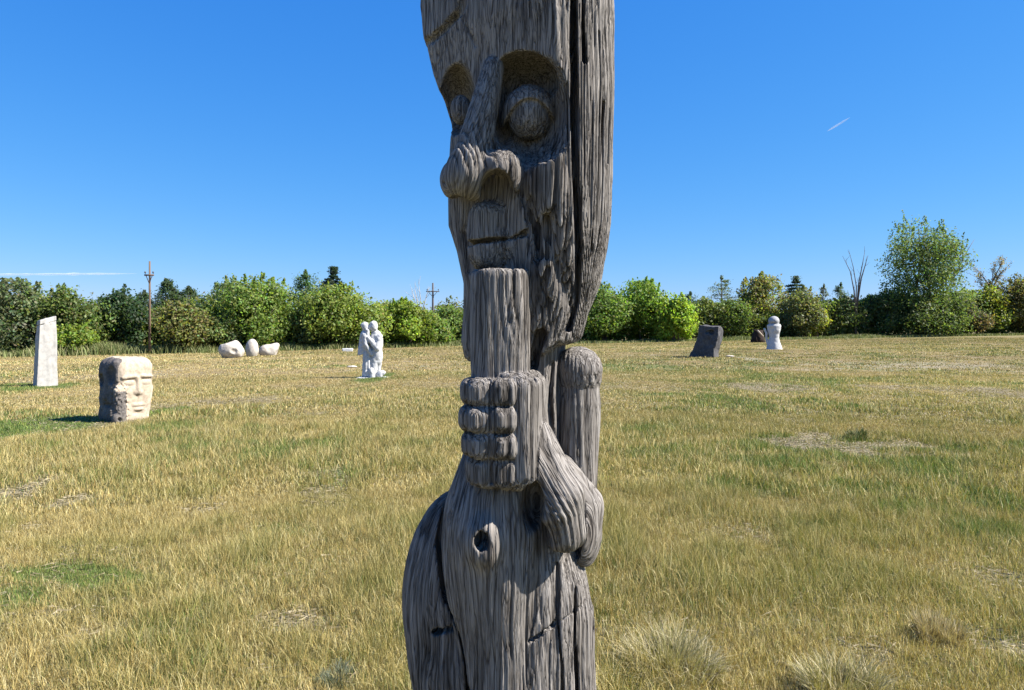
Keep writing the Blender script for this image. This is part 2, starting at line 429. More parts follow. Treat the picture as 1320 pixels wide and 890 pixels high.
def build_grass():
    X = []; Y = []; H = []; Wd = []
    tiers = [(2.3, 7.5, 1900, 10, .03, .0025), (7.5, 14, 520, 11, .05, .0050), (14, 27, 120, 12, .09, .0105), (27, 75, 16, 11, .16, .026)]
    for r0, r1, dens, nb, spread, w in tiers:
        half = R(44 if r0 < 10 else 39)
        area = half * (r1 ** 2 - r0 ** 2); nt_ = int(area * dens)
        r = np.sqrt(RNG.random(nt_) * (r1 ** 2 - r0 ** 2) + r0 ** 2); t = (RNG.random(nt_) * 2 - 1) * half
        x = r * np.sin(t); y = r * np.cos(t)
        ok = y < 66; x = x[ok]; y = y[ok]
        x = np.repeat(x, nb) ; y = np.repeat(y, nb)
        ts = np.repeat(RNG.normal(1, .22, len(x) // nb), nb)
        x = x + RNG.normal(0, spread, len(x)); y = y + RNG.normal(0, spread, len(x))
        X.append(x); Y.append(y); Wd.append(np.full(len(x), w) * (.7 + .6 * RNG.random(len(x)))); H.append(ts)
    x = np.concatenate(X); y = np.concatenate(Y); w = np.concatenate(Wd); ts = np.concatenate(H)
    green, bare, n1, n2, n3 = fields(x, y); r = np.hypot(x, y)
    keep = (RNG.random(len(x)) > np.clip(bare, 0, 1) * .93) & (np.hypot(x - .02, y - 2.03) > .26)
    x, y, w, ts, green, bare, n1, n2, n3, r = (a[keep] for a in (x, y, w, ts, green, bare, n1, n2, n3, r))
    n = len(x)
    isg = RNG.random(n) < np.clip(green * .92 + .15 * sstep(.7, .9, green), 0, .98)
    tall = .42 + .68 * sstep(-.3, .4, n1 * .8 + .7 * n2)
    h = np.where(isg, .085, .14) * tall * ts * (.65 + .7 * RNG.random(n)) * (1 - .5 * np.clip(bare, 0, 1)) * (1 - .5 * sstep(8, 22, r))
    h = h * np.where(isg, 1, 1 - .6 * sstep(.7, .92, green)); h = np.clip(h, .03, .34)
    lean = np.where(RNG.random(n) < .14, .8 + .4 * RNG.random(n), .12 + .5 * RNG.random(n))
    pal_s = np.array([(0.395, 0.316, 0.126), (0.444, 0.359, 0.152), (0.328, 0.234, 0.079), (0.482, 0.424, 0.223), (0.261, 0.205, 0.079)])
    pal_g = np.array([(0.108, 0.173, 0.037), (0.166, 0.216, 0.047), (0.082, 0.134, 0.033), (0.216, 0.230, 0.056), (0.155, 0.198, 0.072)])
    c = np.where(isg[:, None], pal_g[RNG.integers(0, 5, n)], pal_s[RNG.integers(0, 5, n)])
    c = c * (1 + .28 * n3[:, None]) * np.clip(RNG.normal(1, .26, n), .4, 1.9)[:, None]
    olive = np.clip(sstep(-.1, .5, n2 - .3 * n1), 0, 1)[:, None] * np.where(isg, 0, .45)[:, None] * (1 - sstep(10, 30, r))[:, None]
    c = c * (1 - olive) + np.array((.23, .21, .06)) * olive
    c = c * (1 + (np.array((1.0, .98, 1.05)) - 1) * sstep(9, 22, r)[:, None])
    o = blades('field_grass', x, y, h, w, lean, RNG.random(n) * 2 * np.pi, c)
    tag(o, 'dry straw and olive grass growing all over the open field', 'grass', kind='stuff')
    print('blades', n)
    # flattened thatch on the thin patches
    n0 = 420000; rr = np.sqrt(RNG.random(n0)) ** 1.4 * 19 + 2.6; t = (RNG.random(n0) * 2 - 1) * R(42)
    x = rr * np.sin(t); y = rr * np.cos(t); green, bare, n1, n2, n3 = fields(x, y)
    k = RNG.random(n0) < np.clip(bare * .9 + .12, 0, 1); x = x[k]; y = y[k]; n = len(x)
    z = terrain(x, y) + .004 + .012 * RNG.random(n)
    pal = np.array([(0.288, 0.240, 0.148), (0.240, 0.196, 0.112), (0.336, 0.288, 0.192), (0.192, 0.156, 0.096)])
    L = .03 + .06 * RNG.random(n); az = RNG.random(n) * 6.283; w = np.clip(.0007 * np.hypot(x, y), .002, .012)
    V = np.empty((n, 4, 3), np.float32); dx, dy = np.cos(az), np.sin(az)
    for i, (sl_, sw, dz) in enumerate(((-.5, -.5, 0), (.5, -.5, 1), (.5, .5, 1), (-.5, .5, 0))):
        V[:, i] = np.stack([x + dx * L * sl_ - dy * w * sw, y + dy * L * sl_ + dx * w * sw, z + dz * .015 * RNG.random(n)], 1)
    C = np.repeat(pal[RNG.integers(0, 4, n)][:, None], 4, 1)
    o = mesh_np('dead_grass_litter', V.reshape(-1, 3), np.arange(n * 4).reshape(-1, 4), None, M_GRASS, False, C.reshape(-1, 3))
    tag(o, 'flattened pale dead grass litter on the thin patches of the field', 'grass litter', kind='stuff')
build_grass()

def tussock(name, label, u, v, wpx, hpx, pal, n, spread=.5, wid=.004, cat='grass tuft'):
    p = G(u, v); k = p.y / FPX; rad = wpx / 2 * k; hh = hpx * k
    m = max(3, int(n / 90)); ca = RNG.random(m) * 6.283; cr = np.sqrt(RNG.random(m)) * rad * .8; ci = RNG.integers(0, m, n); ch = .45 + .75 * RNG.random(m)
    x = np.cos(ca[ci]) * cr[ci] + RNG.normal(0, .09 * rad, n); y = np.sin(ca[ci]) * cr[ci] + RNG.normal(0, .09 * rad, n)
    rr = np.hypot(x, y); a = np.arctan2(y, x) + RNG.normal(0, .9, n)
    h = hh * (.5 + .6 * RNG.random(n)) * (1 - .3 * np.minimum(1, rr / rad)) * ch[ci]
    lean = np.clip(spread * (.35 + .9 * rr / rad) * (.5 + RNG.random(n)), 0, 1.15)
    pal = np.array(pal); c = pal[RNG.integers(0, len(pal), n)] * (.8 + .4 * RNG.random(n)[:, None])
    z = terrain(x + p.x, y + p.y) - p.z - .01
    o = blades(name, x, y, h, np.full(n, wid), lean, a + RNG.normal(0, .35, n), c, z=z, loc=p)
    return tag(o, label, cat)
STRAW = [(0.394, 0.316, 0.172), (0.336, 0.262, 0.131), (0.435, 0.369, 0.230)]
PALE = [(0.416, 0.360, 0.208), (0.352, 0.296, 0.152), (0.464, 0.408, 0.256), (0.240, 0.224, 0.080)]
tussock('grass_tuft', 'round straw yellow grass tuft standing alone in the thin turf at right', 1206, 825, 68, 42, STRAW, 1500, .45, .0035)
tussock('grass_tuft', 'wide shaggy pale grass clump just right of the carved pole in the foreground', 862, 872, 150, 62, PALE, 2600, .75, .0035)
tussock('grass_tuft', 'pale bleached grass clump cut by the bottom edge of the picture', 1085, 905, 110, 60, PALE, 1900, .6, .0035)
tussock('sage_tuft', 'blue grey sage tuft low in the foreground left of the carved pole', 434, 884, 62, 34, [(0.136, 0.156, 0.100), (0.172, 0.188, 0.132), (0.104, 0.124, 0.068)], 1100, .6, .0035, 'sage plant')
tussock('weed_clump', 'dark green spiky weed clump at the edge of the bare sandy strip', 1102, 566, 58, 20, [(0.080, 0.104, 0.040), (0.120, 0.136, 0.056), (0.056, 0.072, 0.028)], 500, .95, .008, 'weed')
tussock('weed_clump', 'bright yellow green weed at the foot of the small sign on a post', 774, 441, 14, 16, [(0.240, 0.264, 0.040), (0.176, 0.216, 0.040)], 160, .5, .04, 'weed')

# ================================================================== TREES
def leaf_mesh(P, Nrm, size, col, parent, name='crown', kind=None, aspect=.6, loc=None):
    n = len(P)
    q = RNG.normal(0, 1, (n, 3)); a = np.cross(Nrm, q); a /= np.linalg.norm(a, axis=1)[:, None] + 1e-9
    b = np.cross(Nrm, a); b /= np.linalg.norm(b, axis=1)[:, None] + 1e-9
    s = (size * (.7 + .6 * RNG.random(n)))[:, None]
    V = np.empty((n, 4, 3), np.float32)
    V[:, 0] = P - a * s * .5; V[:, 1] = P + b * s * aspect * .5 - Nrm * s * .08; V[:, 2] = P + a * s * .5; V[:, 3] = P - b * s * aspect * .5 - Nrm * s * .08
    C = np.repeat(col[:, None], 4, 1).reshape(-1, 3)
    return mesh_np(name, V.reshape(-1, 3), np.arange(4 * n).reshape(-1, 4), None, M_LEAF, False, C, parent, loc)
def unit(n):
    d = RNG.normal(0, 1, (n, 3)); return d / np.linalg.norm(d, axis=1)[:, None]
def colours(n, base, var=.3, alt=None, altp=.2):
    base = np.array(base) * np.array((2.05, 1.88, 1.65)); alt = None if alt is None else np.array(alt) * 1.14
    c = np.array(base)[None] * (1 + var * RNG.normal(0, 1, (n, 1)) * .6) * (1 + .12 * RNG.normal(0, 1, (n, 3)))
    if alt is not None:
        m = RNG.random(n) < altp; c[m] = np.array(alt) * (1 + .25 * RNG.normal(0, 1, (m.sum(), 1)))
    return np.clip(c, .012, .8)
def limbs(mb, H, W, n=6, base_r=.12, clear=.15, multi=1):
    for s in range(multi):
        ox = RNG.normal(0, .06 * W) if multi > 1 else 0
        top = Vector((ox + RNG.normal(0, .08 * W), RNG.normal(0, .08 * W), H * .82)); p0 = Vector((ox, RNG.normal(0, .03 * W), -.1))
        mid = p0.lerp(top, .5) + Vector((RNG.normal(0, .05 * W), RNG.normal(0, .05 * W), 0))
        mb.tube([p0, p0.lerp(mid, .5), mid, mid.lerp(top, .5), top], [base_r, base_r * .8, base_r * .6, base_r * .38, base_r * .12], 7)
        for k in range(n // multi):
            t = .25 + .6 * RNG.random(); st = p0.lerp(mid, t * 2) if t < .5 else mid.lerp(top, t * 2 - 1)
            a = RNG.random() * 6.283; L = W * .33 * (.6 + .5 * RNG.random())
            e = st + Vector((math.cos(a) * L, math.sin(a) * L, L * (.5 + .6 * RNG.random())))
            e.z = min(e.z, H * .9); m2 = st.lerp(e, .5) + Vector((0, 0, -.06 * L))
            mb.tube([st, m2, e], [base_r * .42 * (1 - t * .5), base_r * .26, base_r * .06], 5)
def broadleaf(name, label, cat, u, top, w, base=None, Y=None, col=(.07, .11, .03), alt=None, altp=.2, n=9000, leaf=.15, lobes=16, clear=.06, shoots=10, multi=3, group=None, sparse=0, lob=(.20, .34), env=None):
    p = G(u, base) if Y is None else at_depth(u, Y)
    k = p.y / FPX; Wm = w * k; Hm = (CAM_H - (top - HV) * k) - p.z
    n = int(n * 1.5); leaf *= 1.5
    t = thing(name, label, cat, p, group)
    mb = MB(); limbs(mb, Hm, Wm, 8, .035 * Hm ** .8, clear, multi); mb.build('trunk', M_BARK, t)
    cs = []; rs = []
    for i in range(lobes):
        f = (i + .5) / lobes
        z = Hm * (clear + .12 + (.86 - clear - .12) * f ** .9)
        prof = math.sin(math.pi * min(.97, .30 + .62 * f)) ** .7 if env is None else env(f)
        a = RNG.random() * 6.283; rr = math.sqrt(RNG.random()) * .5 * Wm * prof * .78
        r = Wm * (lob[0] + (lob[1] - lob[0]) * RNG.random()) * (.7 + .35 * prof); r = min(r, z - .02 * Hm + .1)
        z = min(z, Hm - r * .75)
        cs.append((math.cos(a) * rr, math.sin(a) * rr, z)); rs.append(r)
    cs = np.array(cs); rs = np.array(rs)
    pr = rs ** 2 / (rs ** 2).sum(); li = RNG.choice(lobes, n, p=pr)
    d = unit(n); rad = np.abs(1 - .26 * np.abs(RNG.normal(0, 1, n))) + .06 * RNG.normal(0, 1, n)
    wob = 1 + .38 * vnoise(d[:, 0] * 2.4 + li * 7.1, d[:, 1] * 2.4, d[:, 2] * 2.4, 61)
    P = cs[li] + d * (rs[li] * rad * wob)[:, None] * np.array((1, 1, .92))
    keep = P[:, 2] > .03 * Hm
    # gaps and clumps
    gap = vnoise(P[:, 0] * 1.5 / leaf * .18, P[:, 1] * 1.5 / leaf * .18, P[:, 2] * 1.5 / leaf * .18, 63)
    keep &= RNG.random(n) < np.clip(.82 + gap * .9 - sparse, .05, 1)
    P = P[keep]; d = d[keep]; li = li[keep]
    nr = d * .8 + unit(len(P)) * .9 + np.array((0, 0, .25)); nr /= np.linalg.norm(nr, axis=1)[:, None]
    tone = RNG.normal(1, .14, lobes)[li][:, None]
    C = colours(len(P), col, .3, alt, altp) * tone
    if shoots:
        sp = []; 
        for s in range(shoots):
            i = RNG.integers(lobes // 2, lobes); dd = unit(1)[0]; dd[2] = abs(dd[2]) + .8; dd /= np.linalg.norm(dd)
            q = cs[i] + dd * rs[i] * .85; L = Wm * .05 + .085 * Hm * RNG.random()
            m = 26; f = RNG.random(m)
            up = np.array((dd[0] * .4, dd[1] * .4, 1)); sp.append(q + up * (f * L)[:, None] + RNG.normal(0, leaf * .45, (m, 3)) * (1.1 - f)[:, None])
        S = np.concatenate(sp); P = np.concatenate([P, S]); nr = np.concatenate([nr, unit(len(S))]); C = np.concatenate([C, colours(len(S), np.array(col) * 1.1, .3, alt, altp)])
    leaf_mesh(P, nr, np.full(len(P), leaf), C, t)
    return t
def pine(name, label, u, top, w, Y, col=(.045, .075, .04), n=4200, whorls=13, clear=.2, conic=.55, leaf=.2, flat=.18, droop=0.0, cat='pine tree', group=None, up=.25):
    p = at_depth(u, Y); k = Y / FPX; Wm = w * k; Hm = (CAM_H - (top - HV) * k) - p.z
    t = thing(name, label, cat, p, group); mb = MB()
    mb.tube([(0, 0, -.1), (.02 * Hm * RNG.normal(), 0, Hm * .5), (0, 0, Hm * .98)], [.022 * Hm, .014 * Hm, .003 * Hm], 7)
    Ps = []; Ns = []
    for i in range(whorls):
        f = i / (whorls - 1); z = Hm * (clear + (.95 - clear) * f)
        env = (1 - f) ** conic * (.8 + .35 * RNG.random()) if conic > .8 else (1 - f ** 2.2) ** .6 * (.55 + .6 * RNG.random()) + .06
        nb = RNG.integers(4, 7) if conic < .8 else 8
        for b in range(nb):
            a = RNG.random() * 6.283; L = Wm * .5 * env * (.75 + .45 * RNG.random())
            e = np.array((math.cos(a) * L, math.sin(a) * L, z + L * (up if droop == 0 else -droop)))
            s = np.array((0, 0, z)); mb.tube([tuple(s), tuple(e)], [.006 * Hm * (1.2 - f), .0015 * Hm], 4, False)
            m = max(6, int(n / (whorls * nb))); q = RNG.random(m) ** .6 * (1 if conic > .8 else .7) + (0 if conic > .8 else .3)
            pos = s + (e - s) * q[:, None] + RNG.normal(0, 1, (m, 3)) * np.array((L * .16 + .03, L * .16 + .03, L * flat + .03)) * (.6 if conic > .8 else 1)
            Ps.append(pos); Ns.append(unit(m) + np.array((0, 0, .7)))
    m = n // 25; Ps.append(np.stack([RNG.normal(0, .02 * Wm, m), RNG.normal(0, .02 * Wm, m), Hm * (.9 + .1 * RNG.random(m))], 1)); Ns.append(unit(m))
    P = np.concatenate(Ps); nr = np.concatenate(Ns); nr /= np.linalg.norm(nr, axis=1)[:, None]
    mb.build('trunk', M_BARK, t)
    leaf_mesh(P, nr, np.full(len(P), leaf), colours(len(P), col, .35), t, aspect=.42)
    return t
def bare_tree(name, label, stems, Y, r0, mat=M_DEAD, twigs=5, cat='dead tree', ug=None, leaves=None):
    """stems: screen polylines [(u, v), ...] at distance Y"""
    u0 = stems[0][0][0] if ug is None else ug
    p = at_depth(u0, Y); k = Y / FPX
    t = thing(name, label, cat, p); mb = MB()
    ends = []
    for s in stems:
        d = RNG.normal(0, .25) if s is stems[0] else 0.0
        pts = [Vector(((u - CU) * k - p.x, d * i / len(s) * 0, CAM_H - (v - HV) * k - p.z)) for i, (u, v) in enumerate(s)]
        rad = [max(.010, r0 * (1 - .86 * i / (len(s) - 1))) for i in range(len(s))]
        mb.tube(pts, rad, 6)
        for j in range(twigs):
            i = RNG.integers(1, len(pts)); f = RNG.random(); q = pts[i - 1].lerp(pts[i], f)
            dr = (pts[i] - pts[i - 1]).normalized(); L = .25 + .55 * RNG.random()
            e = q + (dr * .75 + Vector((RNG.normal(0, .5), RNG.normal(0, .5), .3))) * L
            mb.tube([q, q.lerp(e, .5) + Vector((0, 0, -.03)), e], [max(.012, rad[i] * .45), .013, .007], 4, False); ends.append((q, e))
    mb.build('trunk', mat, t)
    if leaves:
        n, lc, sz = leaves; P = []
        for q, e in ends:
            m = n // len(ends); f = RNG.random((m, 1)); P.append(np.array(q) * (1 - f) + np.array(e) * f + RNG.normal(0, .13, (m, 3)))
        P = np.concatenate(P); leaf_mesh(P, unit(len(P)), np.full(len(P), sz), colours(len(P), lc, .3), t)
    return t

def undergrowth():
    """the shrubby mass that closes the wood under and behind the trees"""
    n = 160000; u = RNG.random(n) ** .9 * 1720 - 200
    Yb = np.interp(u, [-200, 0, 300, 600, 760, 1000, 1320, 1520], [51, 52, 56, 64, 66, 70, 76, 78]) + np.abs(RNG.normal(0, 2.2, n)) + .5
    x = (u - CU) / FPX * Yb; hmax = 3.1 + 1.4 * vnoise(x * .35, Yb * .2, 0 * x, 71) + .5 * vnoise(x * 1.1, Yb * .4, 0 * x, 72)
    z = terrain(x, Yb) + np.maximum(.5, hmax) * RNG.random(n) ** .75
    nr = unit(n) + np.array((0, -.5, .3)); nr /= np.linalg.norm(nr, axis=1)[:, None]
    tone = (1 + .4 * vnoise(x * .4, Yb * .3, z * .5, 73))[:, None]
    C = colours(n, (.085, .118, .042), .35, (.15, .18, .055), .3) * tone
    o = leaf_mesh(np.stack([x, Yb, z], 1), nr, np.full(n, .27), C, None, 'undergrowth')
    tag(o, 'dark green undergrowth closing the wood below the trees', 'undergrowth', kind='stuff')
    # rough green grass along the foot of the trees
    n = 42000; u = RNG.random(n) * 1620 - 150
    Yb = np.interp(u, [-200, 0, 300, 600, 760, 1000, 1320, 1520], [49, 50, 54, 62, 64, 68, 74, 76]) - 2.6 * np.abs(RNG.normal(0, .5, n)) + .9
    x = (u - CU) / FPX * Yb; f = vnoise(x * .5, Yb * .5, 0 * x, 75)
    h = (.28 + .34 * RNG.random(n)) * (1 + .55 * f) * np.interp(u, [0, 300, 560, 700, 1320], [1.25, 1.0, .8, .55, .45])
    pal = np.array([(0.145, 0.170, 0.060), (0.196, 0.212, 0.085), (0.102, 0.136, 0.043), (0.255, 0.246, 0.119)])
    o = blades('tall_weeds', x, Yb, h, np.full(n, .045), .15 + .5 * RNG.random(n), RNG.random(n) * 6.283, pal[RNG.integers(0, 4, n)] * (.8 + .4 * RNG.random(n)[:, None]))
    tag(o, 'tall green weeds and grass along the foot of the wood', 'weeds', kind='stuff')
undergrowth()

GG = (.085, .115, .048); DK = (.032, .058, .030); BR = (.115, .165, .035); OL = (.09, .105, .04); YE = (.16, .18, .03); BL = (.042, .068, .052)
B = broadleaf
# left wood
B('grey_green_tree', 'tall grey green leafy tree at the left edge of the picture', 'tree', 12, 362, 104, Y=52, col=(.075, .10, .055), n=12000, shoots=22)
B('leafy_bush', 'leafy green bush right behind the tall leaning stone slab', 'bush', 97, 380, 110, Y=53, col=GG, alt=BR, altp=.3, n=11000, shoots=20)
B('leafy_bush', 'low bright green bush beside the foot of the leaning stone slab', 'bush', 85, 422, 60, Y=51, col=BR, n=4000, shoots=4, lobes=10)
B('dark_tree', 'dense dark green tree just left of the brown utility pole', 'tree', 160, 373, 66, Y=55, col=DK, n=9000, shoots=8)
pine('pine_tree', 'dark pine rising behind the brown utility pole', 214, 359, 52, 60, n=6000, col=(.04, .066, .04))
pine('pine_tree', 'shorter dark pine right of the brown utility pole', 243, 369, 54, 61, n=6000, col=(.045, .07, .045))
pine('pine_tree', 'small dark pine peeking out left of the brown utility pole', 186, 374, 40, 62, n=3500, col=(.04, .066, .04))
B('olive_bush', 'olive brown bush to the right of the utility pole foot', 'bush', 238, 393, 70, Y=53, col=OL, alt=(.12, .10, .05), altp=.2, n=7000, shoots=10)
B('grey_green_tree', 'pale feathery tree crown behind the left side of the big round bush', 'tree', 296, 360, 70, Y=63, col=(.10, .135, .07), n=5500, shoots=18, sparse=.15)
B('round_bush', 'big round dense green bush behind the three pale boulders', 'bush', 333, 364, 124, Y=56, col=(.095, .14, .04), alt=BR, altp=.3, n=16000, shoots=14, lobes=22)
B('leafy_bush', 'small grey green bush low at the left flank of the big round bush', 'bush', 283, 408, 50, Y=54, col=GG, n=4000, shoots=5, lobes=10)
pine('pine_tree', 'bushy blue green pine rising just left of the pointed spruce', 394, 348, 44, 70, col=(.055, .10, .055), n=4500, clear=.35)
pine('spruce_tree', 'dark pointed spruce rising above the bushes', 430, 344, 124, 72, col=(.024, .042, .036), n=18000, whorls=28, clear=.1, conic=.9, leaf=.2, droop=.25, cat='spruce tree', flat=.05)
B('leafy_bush', 'wide bright green bush behind and left of the white couple statue', 'bush', 440, 376, 112, Y=58, col=(.11, .155, .045), alt=(.19, .23, .05), altp=.3, n=14000, shoots=16, lobes=20)
B('leafy_bush', 'grey green bush between the big round bush and the wide bright bush', 'bush', 396, 393, 50, Y=57, col=GG, n=4500, shoots=6, lobes=10)
B('yellow_bush', 'yellowing bush top right of the white couple statue', 'bush', 497, 396, 40, Y=63, col=(.14, .165, .04), n=3500, shoots=6, lobes=9)
B('leafy_bush', 'rounded bright green bush right of the white couple statue', 'bush', 526, 390, 76, Y=60, col=BR, alt=(.20, .25, .05), altp=.3, n=9000, shoots=10)
bare_tree('bare_tree', 'pale grey leafless tree left of the far utility pole', [[(541, 440), (541, 405), (542, 385), (540, 367)], [(541, 415), (536, 395), (531, 372)], [(541, 412), (547, 392), (553, 371)], [(541, 405), (538, 390), (535, 374)]], 66, .07, mat=plain_mat('pale_dead_bark', (.34, .31, .28), .9, .3, 14, .3), twigs=7)
B('grey_green_tree', 'dull grey green tree behind the far utility pole', 'tree', 576, 386, 46, Y=82, col=(.10, .115, .075), n=3500, shoots=6, sparse=.1)
B('leafy_bush', 'dark green bush close left of the carved pole', 'bush', 577, 398, 60, Y=63, col=(.075, .115, .038), n=7000, shoots=8)
B('yellow_bush', 'yellow tinged bush partly hidden by the left edge of the carved pole', 'bush', 602, 396, 44, Y=66, col=(.15, .165, .04), alt=BR, altp=.4, n=3500, shoots=5, lobes=10)
pine('pine_tree', 'thin pine tip half hidden by the left edge of the carved pole', 604, 379, 34, 80, col=BL, n=2500)
B('leafy_bush', 'low bush in the gap between wide bright bush and far utility pole', 'bush', 556, 408, 46, Y=61, col=(.10, .15, .045), n=4500, shoots=4, lobes=10)
B('leafy_bush', 'green bush hidden for the most part behind the carved pole', 'bush', 660, 395, 110, Y=67, col=(.09, .13, .04), n=7000, shoots=6)
# right wood
B('leafy_bush', 'dense green bush emerging from behind the right edge of the carved pole', 'bush', 776, 372, 84, Y=66, col=(.075, .12, .032), n=11000, shoots=12)
B('leafy_bush', 'tall dense green bush with long shoots on top left of the dark slab', 'bush', 834, 366, 92, Y=67, col=(.085, .14, .03), alt=(.17, .24, .04), altp=.3, n=14000, shoots=30, lobes=20)
B('leafy_bush', 'bright green bush directly left of the dark stone slab', 'bush', 872, 384, 54, Y=65, col=(.13, .20, .035), alt=(.22, .28, .04), altp=.3, n=7000, shoots=8)
pine('pine_tree', 'small blue green pine at the right end of the dense bushes', 890, 376, 26, 78, col=BL, n=2500)
pine('pine_tree', 'dark low pine behind the dark stone slab', 910, 391, 36, 77, col=(.028, .045, .036), n=3000)
pine('larch_tree', 'open tiered larch with airy branches right above the dark stone slab', 930, 355, 44, 75, col=(.07, .095, .065), n=2000, whorls=11, clear=.42, flat=.07, up=.05, cat='larch tree', leaf=.17)
B('leafy_bush', 'dark green bush between the dark slab and the white statue', 'bush', 945, 388, 62, Y=71, col=(.06, .09, .03), n=8000, shoots=8)
B('yellow_green_tree', 'yellow green tree with reddish bare tips behind the white statue', 'tree', 984, 352, 58, Y=73, col=(.105, .125, .04), alt=(.15, .11, .07), altp=.18, n=7500, shoots=26, sparse=.08)
B('yellow_bush', 'small bright yellow green shrub beside the head of the white statue', 'bush', 1000, 400, 22, Y=71, col=(.16, .20, .04), n=1800, shoots=3, lobes=7)
pine('spruce_tree', 'dark spruce top behind the grey green bush right of the white statue', 1026, 356, 110, 80, col=(.035, .052, .035), n=9000, whorls=18, clear=.1, conic=.85, leaf=.2, droop=.1, cat='spruce tree', flat=.08)
B('grey_green_bush', 'greyish green bush right of the white statue', 'bush', 1033, 374, 52, Y=71, col=(.085, .10, .05), n=8000, shoots=14)
B('yellow_bush', 'bright yellow shrub left of the dead forked tree', 'bush', 1052, 394, 34, Y=72, col=YE, alt=(.2, .25, .05), altp=.3, n=3500, shoots=5, lobes=10)
pine('pine_tree', 'small slim pine just left of the dead forked tree', 1084, 364, 24, 84, col=BL, n=2200)
pine('pine_tree', 'faint grey pine between the yellow shrub and the dead forked tree', 1062, 366, 22, 86, col=(.06, .075, .06), n=1600)
B('dark_bush', 'dark green bush at the foot of the dead forked tree', 'bush', 1092, 385, 62, Y=74, col=(.055, .08, .032), n=8500, shoots=10)
bare_tree('dead_tree', 'tall dead tree with bare forked stems left of the big poplar', [[(1103, 434), (1103, 400), (1104, 370), (1100, 345), (1094, 322)], [(1103, 410), (1101, 375), (1096, 350), (1086, 330)], [(1104, 405), (1107, 365), (1112, 340), (1115, 323)], [(1104, 398), (1110, 360), (1116, 340), (1118, 330)]], 72, .085, mat=plain_mat('dark_dead_bark', (.10, .085, .075), .9, .3, 14, .3), twigs=6)
B('poplar_tree', 'tallest poplar tree of the right wood', 'tree', 1190, 285, 138, Y=74, col=(.065, .10, .045), alt=(.13, .17, .05), altp=.3, n=22000, shoots=40, lobes=44, multi=2, lob=(.11, .20), leaf=.14, clear=.02, sparse=.14, env=lambda f: 1.0 - .28 * f)
B('leafy_bush', 'green shrubbery hiding the foot of the big poplar', 'bush', 1194, 388, 104, Y=72.5, col=(.065, .095, .04), alt=(.13, .17, .05), altp=.25, n=11000, shoots=12, lobes=20)
B('leafy_bush', 'dark bushy growth left of the big poplar trunk', 'bush', 1138, 380, 56, Y=73, col=(.05, .078, .032), n=7000, shoots=8)
bare_tree('dead_tree', 'long bare leaning branch right of the big poplar', [[(1212, 400), (1222, 372), (1234, 350), (1246, 325), (1256, 309)], [(1234, 350), (1240, 346), (1248, 338)]], 75, .1, twigs=2, ug=1214)
B('brown_bush', 'dark purple brown bush at the right foot of the big poplar', 'bush', 1242, 386, 52, Y=74, col=(.09, .075, .05), alt=(.06, .07, .035), altp=.4, n=6500, shoots=8)
bare_tree('thin_tree', 'thin tree with sparse pinkish leaves near the right edge', [[(1280, 432), (1280, 385), (1279, 360), (1282, 340)], [(1279, 375), (1268, 358), (1258, 347)], [(1280, 370), (1290, 352), (1300, 343)], [(1279, 380), (1266, 368), (1262, 356)], [(1280, 362), (1288, 346), (1291, 338)]], 78, .08, twigs=14, cat='tree', leaves=(1300, (.13, .115, .085), .15))
B('yellow_bush', 'yellow green bush below the thin pinkish tree', 'bush', 1275, 370, 46, Y=76, col=(.13, .155, .03), alt=(.10, .14, .035), altp=.4, n=6000, shoots=8)
B('dark_tree', 'dark tree with orange tinged top at the right edge of the picture', 'tree', 1314, 356, 66, Y=77, col=(.075, .085, .035), alt=(.16, .13, .05), altp=.25, n=9000, shoots=10)

# ================================================================== UTILITY POLES, SIGN, CONTRAILS
def utility_pole(label, u, top, base, Y, r, arm_v, arm_px, mat, extra=None):
    p = at_depth(u, Y); k = Y / FPX; H = CAM_H - (top - HV) * k - p.z
    t = thing('utility_pole', label, 'utility pole', p)
    a = MB(); a.tube([(0, 0, -.3), (0, 0, H * .5), (0, 0, H)], [r, r * .85, r * .65], 10); a.build('pole', mat, t)
    za = CAM_H - (arm_v - HV) * k - p.z
    c = MB(); c.box((0, -r * .95, za), (arm_px * k / 2, .045, .05)); ca = c.build('crossarm', mat, t, False)
    for s in (-.85, .85):
        i = MB(); x = s * arm_px * k / 2
        i.tube([(x, -r * .95, za + .07), (x, -r * .95, za + .13), (x, -r * .95, za + .14), (x, -r * .95, za + .24)], [.02, .02, .06, .045], 8)
        i.build('insulator', M_POLE2, ca)
    b = MB()
    for s in (-1, 1): b.tube([(s * arm_px * k * .32, -r * .95, za - .05), (0, -r * .8, za - .55)], [.025, .025], 5)
    b.build('brace', mat, t)
    return t
utility_pole('tall brown wooden utility pole at the edge of the left wood', 193, 337, 445, 51, .082, 355, 12, M_POLE)
utility_pole('dark far utility pole with wide crossarm above the bushes', 558, 365, 430, 78, .13, 376, 17, M_POLE2)

def sign():
    p = G(769, 441); k = p.y / FPX; t = thing('signpost', 'small square pale sign on a thin post beside the carved pole', 'sign', p)
    m = plain_mat('sign_metal', (.42, .42, .40), .5, .05, 8, .12); H = 20 * k
    a = MB(); a.tube([(0, 0, -.1), (0, 0, H)], [.028, .028], 8); a.build('post', m, t)
    b = MB(); b.box((0, -.045, H + 1.0 * k), (3.2 * k, .012, 3.2 * k)); b.build('sign_plate', m, t, False)
sign()

